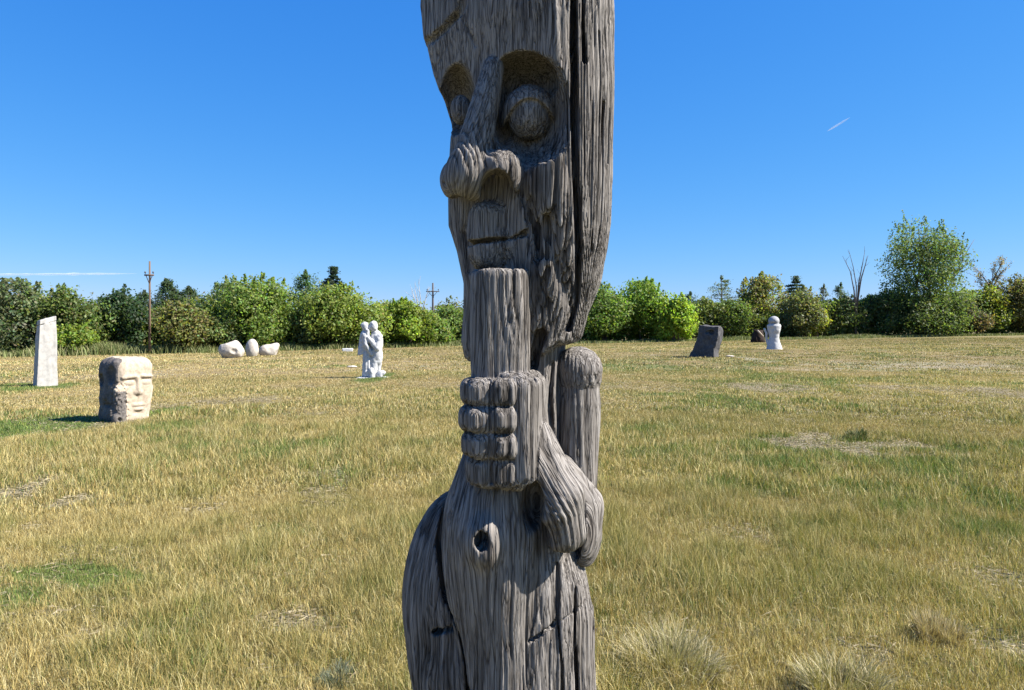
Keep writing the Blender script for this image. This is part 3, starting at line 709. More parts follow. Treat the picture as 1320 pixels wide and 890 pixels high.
def contrail(label, pts, D, r, wob=.35):
    m, nt, out = new_mat('contrail_ice'); v = coord(nt, (1, 1, 1)); n = noise(nt, .012, 4, v)
    d = N(nt, 'ShaderNodeBsdfDiffuse'); d.inputs[0].default_value = (.9, .9, .9, 1); tr = N(nt, 'ShaderNodeBsdfTransparent'); mx = N(nt, 'ShaderNodeMixShader')
    nt.links.new(ramp(nt, n, [(.3, (.10,) * 3), (.75, (.34,) * 3)]), mx.inputs[0]); nt.links.new(tr.outputs[0], mx.inputs[1]); nt.links.new(d.outputs[0], mx.inputs[2]); nt.links.new(mx.outputs[0], out.inputs[0])
    k = D / FPX; P = [Vector(((u - CU) * k, D, CAM_H - (vv - HV) * k)) for u, vv in pts]
    mb = MB(); mid = P[0].lerp(P[1], .5)
    Q = [P[0].lerp(P[1], f) - mid for f in np.linspace(0, 1, 24)]
    mb.tube(Q, [max(.05, r * k * (1 - abs(f * 2 - 1) ** 3) * (1 + wob * RNG.normal())) for f in np.linspace(0, 1, 24)], 10)
    tag(mb.build('contrail', m, loc=mid), label, 'contrail')
contrail('long faint level contrail low over the left trees', [(-60, 354.5), (178, 353)], 4200, 1.3, .18)
contrail('short slanting white contrail high in the right of the sky', [(1066, 169.5), (1096, 151.5)], 4200, 1.15, .08)

# ================================================================== STONE SCULPTURES (local px: a right, v down, b towards the camera)
def px_sculpt(name, label, cat, u0, vbase, fn, lo, hi, h, mat, group=None, splits=None, root=None, sink=.03):
    """fn works in photograph pixels at the sculpture's own distance; real size and depth follow from that distance"""
    p = G(u0, vbase); k = p.y / FPX
    V, Q = sdf_mesh(fn, lo, hi, h, slack=2.0)
    th = math.atan2(p.x, p.y); kc = k * math.cos(th)
    ax_, ay_ = (V[:, 0] - u0) * kc, -V[:, 2] * kc
    Wd = np.stack([ax_ * math.cos(th) + ay_ * math.sin(th), -ax_ * math.sin(th) + ay_ * math.cos(th), -(V[:, 1] - vbase) * k - sink], 1)
    return p, k, Wd, Q
def orient(V, Q):
    a = V[Q[:, 1]] - V[Q[:, 0]]; b = V[Q[:, 2]] - V[Q[:, 0]]
    vol = np.einsum('ij,ij->i', V[Q[:, 0]], np.cross(a, b)).sum()
    return Q if vol > 0 else Q[:, ::-1]
def sculpt(name, label, cat, u0, vbase, fn, lo, hi, h, mat, group=None, parts=None, sink=.03, base_name='body'):
    p, k, V, Q = px_sculpt(name, label, cat, u0, vbase, fn, lo, hi, h, mat, sink=sink); Q = orient(V, Q)
    if not parts:
        return tag(mesh_np(name, V, Q, None, mat, True, None, None, p), label, cat, group)
    t = thing(name, label, cat, p, group)
    ctr = V[Q].mean(1)
    th = math.atan2(p.x, p.y); kc = k * math.cos(th)
    C = np.stack([(ctr[:, 0] * math.cos(th) - ctr[:, 1] * math.sin(th)) / kc + u0, vbase - (ctr[:, 2] + sink) / k, -(ctr[:, 0] * math.sin(th) + ctr[:, 1] * math.cos(th)) / kc], 1)
    lab = np.full(len(Q), len(parts))
    for i in range(len(parts) - 1, -1, -1): lab[parts[i][1](C)] = i
    for i in range(len(parts) + 1):
        q = Q[lab == i]
        if len(q) == 0: continue
        us, inv = np.unique(q, return_inverse=True)
        nm, mt = (parts[i][0], parts[i][2] if len(parts[i]) > 2 and parts[i][2] else mat) if i < len(parts) else (base_name, mat)
        mesh_np(nm, V[us], inv.reshape(-1, 4), None, mt, True, None, t)
    return t

M_CREAM = stone_mat('cream_limestone', (0.307, 0.240, 0.172), (0.417, 0.343, 0.258), (0.479, 0.412, 0.326), 4, .35, 30)
M_GREYST = stone_mat('grey_granite', (.345, .33, .305), (.37, .355, .33), (.39, .375, .35), 2, .12, 30)
M_DARKST = stone_mat('dark_granite', (0.042, 0.040, 0.043), (0.072, 0.070, 0.072), (0.128, 0.124, 0.118), 3, .5, 20)
M_WHITE = stone_mat('white_painted_concrete', (0.399, 0.399, 0.399), (0.463, 0.463, 0.458), (0.502, 0.502, 0.500), 4, .25, 26)
M_PALE = stone_mat('pale_sandstone', (0.362, 0.312, 0.249), (0.450, 0.405, 0.349), (0.509, 0.476, 0.425), 2, .4, 14)
M_BROWN = plain_mat('brown_old_wood', (0.027, 0.018, 0.014), .9, .5, 12, .4, (1, 1, .2))
M_PALEWD = plain_mat('pale_bare_wood', (0.400, 0.336, 0.256), .8, .3, 20, .2)

# --- tall leaning slab with slanted cap
def slab_fn(p):
    f = (p[:, 1] - 410) / 88.0                       # 0 top .. 1 bottom
    q = p.copy(); q[:, 0] = p[:, 0] - (60.0 - 1.5 * f)
    hw = 10.2 + 3.6 * f
    hb = 9 + 1.5 * f
    # plan turned so that the narrow left side shows
    ca, sa = math.cos(-.32), math.sin(-.32)
    x = q[:, 0] * ca + q[:, 2] * sa; z = -q[:, 0] * sa + q[:, 2] * ca
    d = np.maximum(np.abs(x) - hw, np.abs(z) - hb * .75)
    d = np.maximum(d, p[:, 1] - 502)
    top = (412.6 - .27 * (p[:, 0] - 50)) - p[:, 1]
    d = smax(d, top, 1.5)
    groove = np.abs((p[:, 1] - (418.6 - .27 * (p[:, 0] - 50)))) - .9
    d = np.maximum(d, -np.maximum(groove, -(d + 2.2)))
    d = d - .7 + .5 * vnoise(p[:, 0] * .22, p[:, 1] * .12, p[:, 2] * .22, 91)
    return d
sculpt('stone_slab', 'tall tapering grey stone slab with a slanted capped top', 'stone sculpture', 59, 498, slab_fn, (36, 400, -24), (84, 505, 24), .55, M_GREYST, parts=[('slanted_cap', lambda C: C[:, 1] < 418.6 - .27 * (C[:, 0] - 50))], base_name='shaft')

# --- stone head with carved faces
NRM = np.array((math.sin(R(30)), 0, math.cos(R(30)))); TAN = np.array((math.cos(R(30)), 0, -math.sin(R(30))))
HC = np.array((162.0, 500.0, 0.0))
def hp(t, v, n): return tuple(HC + TAN * t + NRM * n + np.array((0, v - 500.0, 0)))
def head_fn(p):
    q = p - HC
    t = q @ TAN; n = q @ NRM; f = (p[:, 1] - 458) / 85
    P2 = np.stack([t, p[:, 1], n], 1).astype(np.float32)
    d = rbox(P2, (.5, 503, 0), (30, 45, 28), 15)
    d = smax(d, -ell(P2, (30, 541, 20), (9, 30, 12)), 6)
    d = d + 1.5 * fbm(t * .1, p[:, 1] * .1, n * .1, 3, 95) * np.where(n > 24, .75, 1.5)
    # right face : cheeks, brow, nose, eyes, mouth
    d = smax(d, -ell(P2, (-9.5, 489, 31), (11, 5.5, 6)), 2); d = smax(d, -ell(P2, (14, 489, 31), (11, 5.5, 6)), 2)
    d = smin(d, ell(P2, (-9, 490.5, 25.5), (8.5, 4.2, 3.4)), 1); d = smin(d, ell(P2, (14, 490.5, 25.5), (8.5, 4.2, 3.4)), 1)
    d = smax(d, -cap(P2, (-16, 493.2, 29.4), (-3, 493.8, 29.6), .75), .6); d = smax(d, -cap(P2, (9, 493.8, 29.6), (20, 493.2, 29.2), .75), .6)
    d = smin(d, cap(P2, (2.5, 484, 27.5), (2.5, 502, 28.2), 2.0, 3.6), 3)
    d = smin(d, cap(P2, (-2, 503, 27), (7, 503, 27), 2.6), 2)
    d = smin(d, cap(P2, (-20, 483.5, 27.5), (-2, 482, 28.6), 1.3), 3); d = smin(d, cap(P2, (7, 482, 28.6), (24, 483, 27.5), 1.3), 3)
    d = smin(d, ell(P2, (2.5, 518.5, 26.5), (11, 3.3, 4)), 1.5); d = smin(d, ell(P2, (2.5, 524, 26.5), (9, 3.0, 4)), 1.5)
    d = smax(d, -cap(P2, (-9, 521.2, 30.6), (14, 521.2, 30.6), .8), .5)
    d = smax(d, -ell(P2, (2.5, 529, 31), (10, 2.6, 4)), 2)
    for tt in (-14, -7, 1, 9, 17): d = smax(d, -cap(P2, (tt, 459, 24), (tt * .9, 474, 30), .5), .8)
    d = smax(d, -cap(P2, (-22, 475.5, 29.5), (24, 475.5, 29.5), .8), .8)
    # left face: hollow eyes, nose ridge
    L2 = np.stack([n, p[:, 1], -t], 1).astype(np.float32)
    d = smax(d, -ell(L2, (12, 480, 29), (9, 12, 7)), 2.5); d = smax(d, -ell(L2, (-12, 487, 28), (7, 8, 6)), 2.5)
    d = smin(d, cap(L2, (1, 480, 26), (0, 508, 29), 2.5, 4.5), 3)
    d = smax(d, -ell(L2, (4, 518, 29), (10, 3, 5)), 2)
    # rough strip down the corner between the faces and a small carved hand
    strip = cap(P2, (-25, 500, 25), (-23, 540, 27), 7)
    d = smin(d, strip, 3) + np.where(strip < 5, 1.4 * vnoise(p[:, 0] * .5, p[:, 1] * .45, p[:, 2] * .5, 96), 0)
    d = smin(d, ell(P2, (-27, 535, 27), (8, 9, 7)), 2); d = smax(d, -ell(P2, (-28, 535, 34), (2.6, 3.2, 4)), 1)
    for i in range(3): d = smin(d, cap(P2, (-34, 524 + i * 3, 22), (-24, 521.5 + i * 3, 29), 1.6), .8)
    return d
def head_mat():
    """dark limestone for the side face and carved hand, shade put into its colour"""
    m = stone_mat('shaded_limestone', (0.072, 0.068, 0.064), (0.136, 0.120, 0.108), (0.240, 0.212, 0.180), 7, .6, 40); return m
M_SHADED = head_mat()  # darker stone that paints shade onto the left side of the head
def P2of(C): return np.stack([(C - HC) @ TAN, C[:, 1], (C - HC) @ NRM], 1)
sculpt('head_sculpture', 'big cream stone head with carved sleeping face on green turf', 'stone sculpture', 161, 541, head_fn, (112, 448, -50), (212, 548, 50), .8, M_CREAM,
       parts=[('nose', lambda C: (lambda q: (np.abs(q[:, 0] - 2.5) < 6) & (q[:, 1] > 488) & (q[:, 1] < 506) & (q[:, 2] > 28.2))(P2of(C))),
              ('eyelid', lambda C: (lambda q: (ell(q, (-9, 490.5, 25.5), (8.8, 4.4, 3.8)) < .3) & (q[:, 2] > 26))(P2of(C))),
              ('eyelid', lambda C: (lambda q: (ell(q, (14, 490.5, 25.5), (8.8, 4.4, 3.8)) < .3) & (q[:, 2] > 26))(P2of(C))),
              ('mouth', lambda C: (lambda q: (np.abs(q[:, 0] - 2.5) < 12) & (q[:, 1] > 515) & (q[:, 1] < 527) & (q[:, 2] > 28))(P2of(C))),
              ('side_face', lambda C: (lambda q: (q[:, 0] < -19 + 2 * vnoise(C[:, 0] * .3, C[:, 1] * .3, C[:, 2] * .3, 107)) & (q[:, 2] < 24))(P2of(C)), M_SHADED), ('hair', lambda C: C[:, 1] < 475.5),
              ('carved_hand', lambda C: (lambda q: (q[:, 0] < -15) & (q[:, 1] > 500) & (q[:, 2] > 16))(P2of(C)), M_SHADED)], base_name='head')

# --- three boulders
def b1(p):
    d = ell(p, (299, 451, 0), (17.5, 13, 14)); d = np.maximum(d, -(p[:, 0] * .3 + p[:, 1] * .95) + (299 * .3 + 439.5 * .95))
    d = smax(d, (p[:, 0] * .82 - p[:, 1] * .57) - (313 * .82 - 447 * .57), 2)
    d = smax(d, -ell(p, (302, 452, 15), (4.5, 3.5, 4)), 2); d = smax(d, -ell(p, (299, 461, 15), (4, 5, 6)), 2.5)
    return d + 1.3 * fbm(p[:, 0] * .12, p[:, 1] * .12, p[:, 2] * .12, 3, 97)
def b2(p): return ell(p, (325, 449.5, 0), (8.6, 13, 8.5)) + .5 * fbm(p[:, 0] * .15, p[:, 1] * .15, p[:, 2] * .15, 2, 98)
def b3(p):
    d = ell(p, (342.5, 452, 0), (9.5, 7.6, 8)); d = smin(d, cap(p, (345, 452, 0), (357, 445, 0), 6.5, 3.4), 5)
    d = smin(d, ell(p, (352, 451, 0), (7, 8, 7)), 4); d = smax(d, -ell(p, (361, 460, 4), (6, 11, 9)), 2)
    return d + .8 * fbm(p[:, 0] * .14, p[:, 1] * .14, p[:, 2] * .14, 2, 99)
sculpt('boulder', 'largest of the three pale boulders with a hollowed front', 'boulder', 299, 461.5, b1, (278, 430, -20), (322, 466, 20), .6, M_PALE)
sculpt('boulder', 'egg shaped pale boulder standing between two others', 'boulder', 325, 460, b2, (312, 432, -13), (338, 466, 13), .6, M_PALE)
sculpt('boulder', 'low pale boulder with a raised pointed right end', 'boulder', 346, 459, b3, (328, 436, -14), (366, 464, 14), .6, M_PALE)
def blk(p): return rbox(p, (448, 451.5, 0), (7, 2.4, 3.5), .9) + .35 * vnoise(p[:, 0] * .4, p[:, 1] * .4, p[:, 2] * .4, 101)
sculpt('stone_block', 'small low white block at the foot of the bushes left of the couple', 'stone block', 448, 453.5, blk, (438, 446, -6), (458, 457, 6), .45, M_WHITE, sink=.01)
def flt(p): return ell(p, (454, 473, 0), (6.5, 1.6, 5)) + .3 * vnoise(p[:, 0] * .5, p[:, 1] * .5, p[:, 2] * .5, 102)
sculpt('flat_stone', 'small flat pale stone in the dry grass left of the couple', 'stone', 454, 474, flt, (445, 469, -7), (463, 477, 7), .35, M_PALE, sink=.0)

# --- white couple
def man_parts(p):
    c = lambda a, b, r0, r1=None: cap(p, a, b, r0, r1)
    h = ell(p, (481.5, 420, 2), (5.0, 6.2, 5.2)); h = smin(h, ell(p, (477.5, 422, 3), (2.2, 3, 2.4)), 1.5)
    tor = smin(ell(p, (485, 440, 0), (8.0, 14, 7)), ell(p, (485.5, 458, 0), (7.4, 13, 6.8)), 4)
    tor = smin(tor, c((483, 426, 0), (484, 432, 0), 3.4, 5.5), 2)
    tor = smax(tor, p[:, 1] - 468.5, 1.0)
    arm = np.minimum(c((489, 433, 5), (486, 448, 8), 3.4, 3.0), c((486, 448, 8), (476, 437, 7), 2.9, 2.2)); arm = smin(arm, ell(p, (474.8, 435.5, 7), (2.0, 2.4, 2)), 1)
    leg = np.minimum(c((482.5, 463, 2), (481.8, 484, 3), 4.2, 2.8), c((488, 463, -2), (486.5, 484, -3), 4.2, 2.8))
    leg = np.minimum(leg, np.minimum(ell(p, (480.5, 485, 4.5), (4.2, 2, 2.6)), ell(p, (485.5, 485, -2), (4.2, 2, 2.6))))
    return h, smin(tor, arm, 1.0), leg
def woman_parts(p):
    c = lambda a, b, r0, r1=None: cap(p, a, b, r0, r1)
    h = ell(p, (471.2, 421, 1), (4.0, 5.2, 4.4)); h = smin(h, ell(p, (470, 418.6, 0), (4.4, 3.6, 4.6)), 1); h = smin(h, ell(p, (474.6, 422.5, 2), (1.4, 2.2, 1.8)), 1)
    tor = smin(ell(p, (471, 436, 0), (5.6, 11, 5.6)), cap(p, (470, 431, -1), (466.5, 455, -2), 4.5, 5.0), 3); tor = smin(tor, c((471, 424, 0), (471, 430, 0), 2.2, 4), 2)
    tor = smax(tor, p[:, 1] - 456.5 + .4 * (p[:, 0] - 465), 1)
    arm = np.minimum(c((470, 431, 5), (472, 444, 7), 2.8, 2.4), c((472, 444, 7), (479, 456, 6), 2.2, 1.8))
    arm = np.minimum(arm, c((474, 440, 4), (473.5, 426, 6), 2.3, 1.9))
    sk = smax(np.abs(np.linalg.norm((p[:, [0, 2]] - np.array((473.5, 0), np.float32)) / np.array((1, 1), np.float32), axis=1)) - (4.6 + (p[:, 1] - 448) * .045), np.abs(p[:, 1] - 466) - 18, 1.5)
    sk = sk + .35 * np.sin(np.arctan2(p[:, 2], p[:, 0] - 473.5) * 9)
    return h, smin(tor, arm, 1.0), sk
def couple_fn(p):
    m = man_parts(p); w = woman_parts(p)
    d = smin(smin(m[0], m[1], .8), m[2], .8); e = smin(smin(w[0], w[1], .8), w[2], .8)
    d = smin(d, e, .7)
    kid = smin(ell(p, (489.5, 482, 6), (3.2, 4.5, 3)), ell(p, (493, 480, 6), (3.2, 2.6, 2.4)), 1.5); kid = smin(kid, cap(p, (478.5, 476, 8), (480, 484, 8), 2.4, 2.8), 1)
    d = np.minimum(d, kid)
    d = np.minimum(d, rbox(p, (482, 487.3, 0), (20, 1.0, 16), .4, .2))
    return d - .75 + .55 * vnoise(p[:, 0] * .33, p[:, 1] * .33, p[:, 2] * .33, 103)
ARG = lambda C: np.argmin(np.stack([*man_parts(C), *woman_parts(C)], 1), 1)
SKIRT = lambda C: C[:, 1] < 485.6
sculpt('couple_statue', 'white life size statue of an embracing couple on a flat slab', 'statue', 481, 487, couple_fn, (452, 406, -22), (510, 491, 22), .6, M_WHITE,
       parts=[('slab', lambda C: C[:, 1] > 485.9), ('man', lambda C: (ARG(C) < 3)), ('woman', lambda C: ARG(C) >= 3)], base_name='kneeling_child', sink=.02)

# --- dark slab
def dark_fn(p):
    f = np.clip((p[:, 1] - 418) / 42, 0, 1)
    q = p.copy(); q[:, 0] = p[:, 0] - (917 - 8.0 * f + 2.5 * np.sin(f * 5) * .5)
    hw = 13 + 3.0 * f + 8 * np.maximum(0, f - .78)
    ca, sa = math.cos(.30), math.sin(.30)
    x = q[:, 0] * ca + q[:, 2] * sa; z = -q[:, 0] * sa + q[:, 2] * ca
    d = smax(np.abs(x) - hw * .96, np.abs(z) - 12 - .8 * f, 1.5); d = smax(d, (418.5 + .10 * (p[:, 0] - 903)) - p[:, 1], 1)
    d = np.maximum(d, p[:, 1] - 464)
    d = smax(d, -ell(p, (917, 427.5, 12), (3.2, 2.6, 5)), 1); d = smax(d, -ell(p, (911, 428, 12), (1.6, 1.8, 3)), 1)
    return d + 2.4 * fbm(p[:, 0] * .11, p[:, 1] * .09, p[:, 2] * .11, 4, 104)
sculpt('dark_slab', 'upright dark granite slab with one sunlit edge', 'stone sculpture', 910, 460.5, dark_fn, (880, 408, -20), (940, 466, 20), .6, M_DARKST)

# --- white hooded figure
def wf_head(p):
    h = ell(p, (997.5, 413.5, 0), (7.2, 6.6, 7)); h = smax(h, -ell(p, (996.5, 417, 8.0), (4.6, 2.0, 3.4)), .8); return h
def wf_fn(p):
    f = p[:, 1]
    rad = np.interp(f, [415, 420, 425, 430, 435, 440, 446, 452], [7.5, 9.0, 8.6, 7.0, 6.4, 7.6, 9.6, 11.2]).astype(np.float32)
    cx = np.interp(f, [415, 452], [997.6, 998.2]); x = p[:, 0] - cx
    d = (np.sqrt(x ** 2 + (p[:, 2] / .8) ** 2) - rad) * .85
    d = smax(d, np.abs(f - 434.5) - 17.5, 2)
    d = smin(d, wf_head(p), 1.2)
    d = smax(d, -cap(p, (994.5, 424, 8.6), (993, 447, 10.5), 3.2, 4.2), 2.0)
    d = smin(d, path(p, [(985.5, 424, 1), (987.8, 429, 1), (988.2, 437, 1), (989.5, 443, 1)], 1.5), 1.5)
    return d + .3 * vnoise(p[:, 0] * .3, p[:, 1] * .3, p[:, 2] * .3, 105)
M_GHAIR = stone_mat('grey_concrete', (0.187, 0.187, 0.194), (0.312, 0.312, 0.312), (0.450, 0.450, 0.443), 6, .5, 30)
sculpt('hooded_figure', 'white hooded figure statue flaring at the hem near the right wood', 'statue', 998, 450.5, wf_fn, (980, 402, -16), (1014, 455, 16), .55, M_WHITE, parts=[('hood', lambda C: (C[:, 1] < 418), M_GHAIR)], base_name='robe')
# --- dark driftwood sculpture beside it
def stump():
    p = G(976, 441.5); k = p.y / FPX
    t = thing('stump_sculpture', 'dark brown wooden stump sculpture left of the white hooded figure', 'wooden sculpture', p)
    a = MB(); z = lambda v: (441.5 - v) * k; x = lambda u: (u - 976) * k
    a.tube([(x(977), 0, -.1), (x(977), 0, z(436)), (x(977.5), 0, z(430)), (x(978), 0, z(425.5))], [10 * k, 8.2 * k, 6.6 * k, 5.2 * k], 9); a.build('stump', M_BROWN, t)
    b = MB(); b.tube([(x(974), -7.5 * k, z(426)), (x(977), -8.5 * k, z(429.5)), (x(981), -9 * k, z(434))], [1.0 * k, 1.1 * k, .9 * k], 7); b.build('limb', M_PALEWD, t)
    c = MB(); c.tube([(x(969.5), -5 * k, z(425.5)), (x(973), -6 * k, z(427)), (x(972), -8.6 * k, z(436)), (x(973), -9.5 * k, z(441))], [.9 * k, .9 * k, .8 * k, .7 * k], 7); c.build('limb', M_BROWN, t)
stump()
# --- pale bits of stone lying in the grass at right
def stone_bit(label, u, v, w, h, seed, mat=M_PALE):
    fn = lambda p: ell(p, (u, v, 0), (w, h, w * .7)) + h * .3 * vnoise(p[:, 0] / w * 1.7, p[:, 1] / w * 1.7, p[:, 2] / w * 1.7, seed)
    sculpt('flat_stone', label, 'stone', u, v + h * .5, fn, (u - w * 1.4, v - h * 2, -w), (u + w * 1.4, v + h * 2, w), h * .35, mat, sink=.0)
stone_bit('flat pale stone in the grass right of the dark slab', 941, 459.5, 6, 1.3, 111)

# ================================================================== THE CARVED POLE
S0 = .002; PY = 2.0                                  # one local unit is 2 mm; the log's axis stands 2 m from the camera
def L(u, v, b):                                      # photograph pixel at depth b of the log -> log units
    f = 1 - b / FPX
    return (CU + (u - CU) * f, HV + (v - HV) * f, b)
hv_ = np.array([-260, 0, 50, 56, 90, 125, 170, 230, 290, 324, 365, 407, 440, 470, 500], float)
hl_ = np.array([548, 538, 545, 549, 556, 568, 580, 576, 577, 588, 597, 597, 594, 600, 606], float)
hr_ = np.array([792, 790, 791, 791, 791, 791, 790, 789, 787, 783, 774, 759, 750, 738, 728], float)
FACE_N = np.array((-.6, 0, .8))
def head_body(p):
    v = p[:, 1]; l = np.interp(v, hv_, hl_).astype(np.float32); r = np.interp(v, hv_, hr_).astype(np.float32)
    cx = (l + r) / 2; hw = (r - l) / 2
    hb = np.interp(v, [0, 300, 365, 470], [112, 106, 92, 72]).astype(np.float32)
    b0 = np.interp(v, [0, 470], [0, -8]).astype(np.float32)
    e = (np.abs((p[:, 0] - cx) / hw) ** 2.3 + np.abs((p[:, 2] - b0) / hb) ** 2.3) ** (1 / 2.3)
    d = (e - 1) * np.minimum(hw, hb)
    # flat carved face plane looking to the front left
    pl = (p - np.array((692, 0, 97))) @ FACE_N
    pl = pl + np.interp(v, [-100, 40, 92, 200, 330, 380, 470], [-4, -3, 3, 5, 8, 10, 14]).astype(np.float32)
    d = smax(d, pl.astype(np.float32), 8)
    # bottom of the head: left jaw lobe reaches 468, the right side ends higher
    bot = np.interp(p[:, 0], [590, 612, 640, 690, 715, 760], [470, 466, 470, 462, 446, 440]).astype(np.float32)
    d = smax(d, (v - bot) * .9, 9)
    return d
def nose_f(p):
    d = cap(p, L(636, 88, 46), L(608, 206, 72), 14, 24)
    d = smin(d, ell(p, L(604, 228, 70), (30, 30, 33)), 14)
    w = ell(p, L(645, 225, 76), (30, 31, 27))
    d = smin(d, w, 6)
    d = smin(d, ell(p, L(583, 232, 34), (16, 24, 22)), 8)
    d = smax(d, -ell(p, L(641, 251, 66), (20, 26, 66)), 2.5)
    d = smax(d, -ell(p, L(592, 262, 66), (10, 9, 16)), 3)
    return d
def eye_f(p): 
    return ell(p, L(683, 152, 40), (26, 28, 27))
def eye_far(p): return ell(p, L(594, 142, -4), (14, 20, 14))
def mouth_f(p):
    d = rbox(p, L(640, 306, 40), (40, 42, 22), 18, -.55); d = smin(d, ell(p, L(640, 318, 42), (34, 16, 26)), 14)
    return d
def thumb_f(p):
    d = rbox(p, L(645, 424, 66), (36, 84, 34), 24, .0)
    d = smax(d, (L(645, 345, 92)[1] + .12 * (p[:, 0] - 645) * 0 - p[:, 1]), 4)
    return d
FV = [(505.5, 17.5), (540, 17), (573.5, 17), (607.5, 19.5)]
FO = [(0, 1), (-2, 4), (1, 2), (6, -5)]
def finger_ab(p, i):
    v, hh = FV[i]; du, db = FO[i]
    a = rbox(p, L(615 + du, v, 97 + db), (16.5, hh, 25), 13, -.4); b = rbox(p, L(648 + du * .5, v, 101 + db), (16.5, hh, 25), 13, -.15)
    a = smax(a, -cap(p, L(607 + du, v - hh * .55, 123 + db), L(607 + du, v + hh * .55, 123 + db), 1.2), 1.5)
    return a, b
def finger_f(p, i):
    a, b = finger_ab(p, i); return smin(a, b, 1.5)
def palm_f(p):
    d = rbox(p, L(670, 552, 72), (29, 70, 46), 20, .22)
    d = smin(d, rbox(p, L(650, 556, 66), (34, 66, 36), 16), 10)
    return d
def arm_f(p):
    d = cap(p, L(680, 572, 74), L(716, 640, 82), 33, 33)
    d = smin(d, cap(p, L(716, 640, 82), L(727, 682, 74), 33, 30), 8)
    d = smax(d, -ell(p, L(690, 708, 100), (20, 30, 60)), 6); d = smax(d, (p[:, 1] - L(0, 712, 80)[1]) + .15 * (p[:, 0] - 727), 6)
    outer = smin(cap(p, L(722, 604, 20), L(752, 650, 12), 20, 26), ell(p, L(744, 680, 6), (33, 56, 46)), 12)
    outer = smax(outer, (p[:, 1] - L(0, 727, 10)[1]) - .25 * (p[:, 0] - 748), 5)
    g = path(p, [L(722, 590, 55), L(741, 622, 52), L(750, 655, 48), L(748, 690, 44), L(742, 715, 40)], 4.6, (1, 1, 6))
    d = np.minimum(smax(d, -g, 2.5), smax(outer, -g, 2.5))
    k = np.sqrt((p[:, 0] - L(716, 667, 95)[0]) ** 2 + (p[:, 1] - L(716, 667, 95)[1]) ** 2)
    d = d - 3.0 * np.exp(-(k / 11) ** 2) * (p[:, 2] > 40) - .5 * np.exp(-(k / 22) ** 2) * np.sin(k * .8)
    return d
def post_f(p):
    v = p[:, 1]; r = np.interp(v, [440, 478, 492, 500, 520, 590, 700], [31, 32.5, 31, 28.5, 30.5, 28.5, 27]).astype(np.float32)
    c = L(745, 478, -8); a = p[:, 0] - c[0] - np.interp(v, [478, 700], [0, -3]).astype(np.float32); b = p[:, 2] - c[2]
    d = np.sqrt(a * a + b * b) - r
    d = np.where(v < c[1], np.sqrt(a * a + b * b + (v - c[1]) ** 2) - 32.5, d)
    return smax(d, v - 690, 6)
def neck_f(p):
    d = rbox(p, (694, 560, -10), (30, 190, 48), 18, .3)
    d = smin(d, rbox(p, (648, 560, -14), (36, 150, 42), 20), 12)
    return d
def wing_f(p):
    d = ell(p, (593, 790, -38), (80, 153, 64)); d = smin(d, cap(p, (590, 880, -32), (606, 1300, -10), 58, 74), 30)
    lg = path(p, [L(560, 816, 18), L(582, 812, 26), L(612, 820, 40)], 2.0, (1, 1, 4))
    return smax(d, -lg, 3)
def knee_f(p):
    d = ell(p, (642, 690, 26), (72, 150, 72)); d = smin(d, ell(p, L(630, 690, 70), (44, 62, 32)), 18); d = smin(d, ell(p, L(624, 700, 92), (19, 27, 21)), 18); d = smin(d, cap(p, (646, 730, 40), (654, 1000, 38), 52, 50), 26)
    return d
def column_f(p):
    v = p[:, 1]; l = np.interp(v, [600, 735, 800, 900, 1300], [620, 592, 604, 602, 590]).astype(np.float32); r = np.interp(v, [600, 640, 735, 782, 890, 1300], [712, 722, 756, 765, 769, 776]).astype(np.float32)
    cx = (l + r) / 2; hw = (r - l) / 2; hb = np.interp(v, [600, 735, 900, 1300], [62, 82, 88, 95]).astype(np.float32)
    e = (np.abs((p[:, 0] - cx) / hw) ** 2.3 + np.abs(p[:, 2] / hb) ** 2.3) ** (1 / 2.3)
    d = (e - 1) * np.minimum(hw, hb)
    d = smax(d, (640 - v) * .8, 20)
    # a faceted front: the left half is cut back
    pl = (p - np.array((652, 0, 84))) @ np.array((-.5, 0, .866)); d = smax(d, pl.astype(np.float32), 9)
    pl = (p - np.array((690, 0, 88))) @ np.array((.42, 0, .907)); d = smax(d, pl.astype(np.float32), 9)
    return d
def grain_raw(p): return grain(p, True)
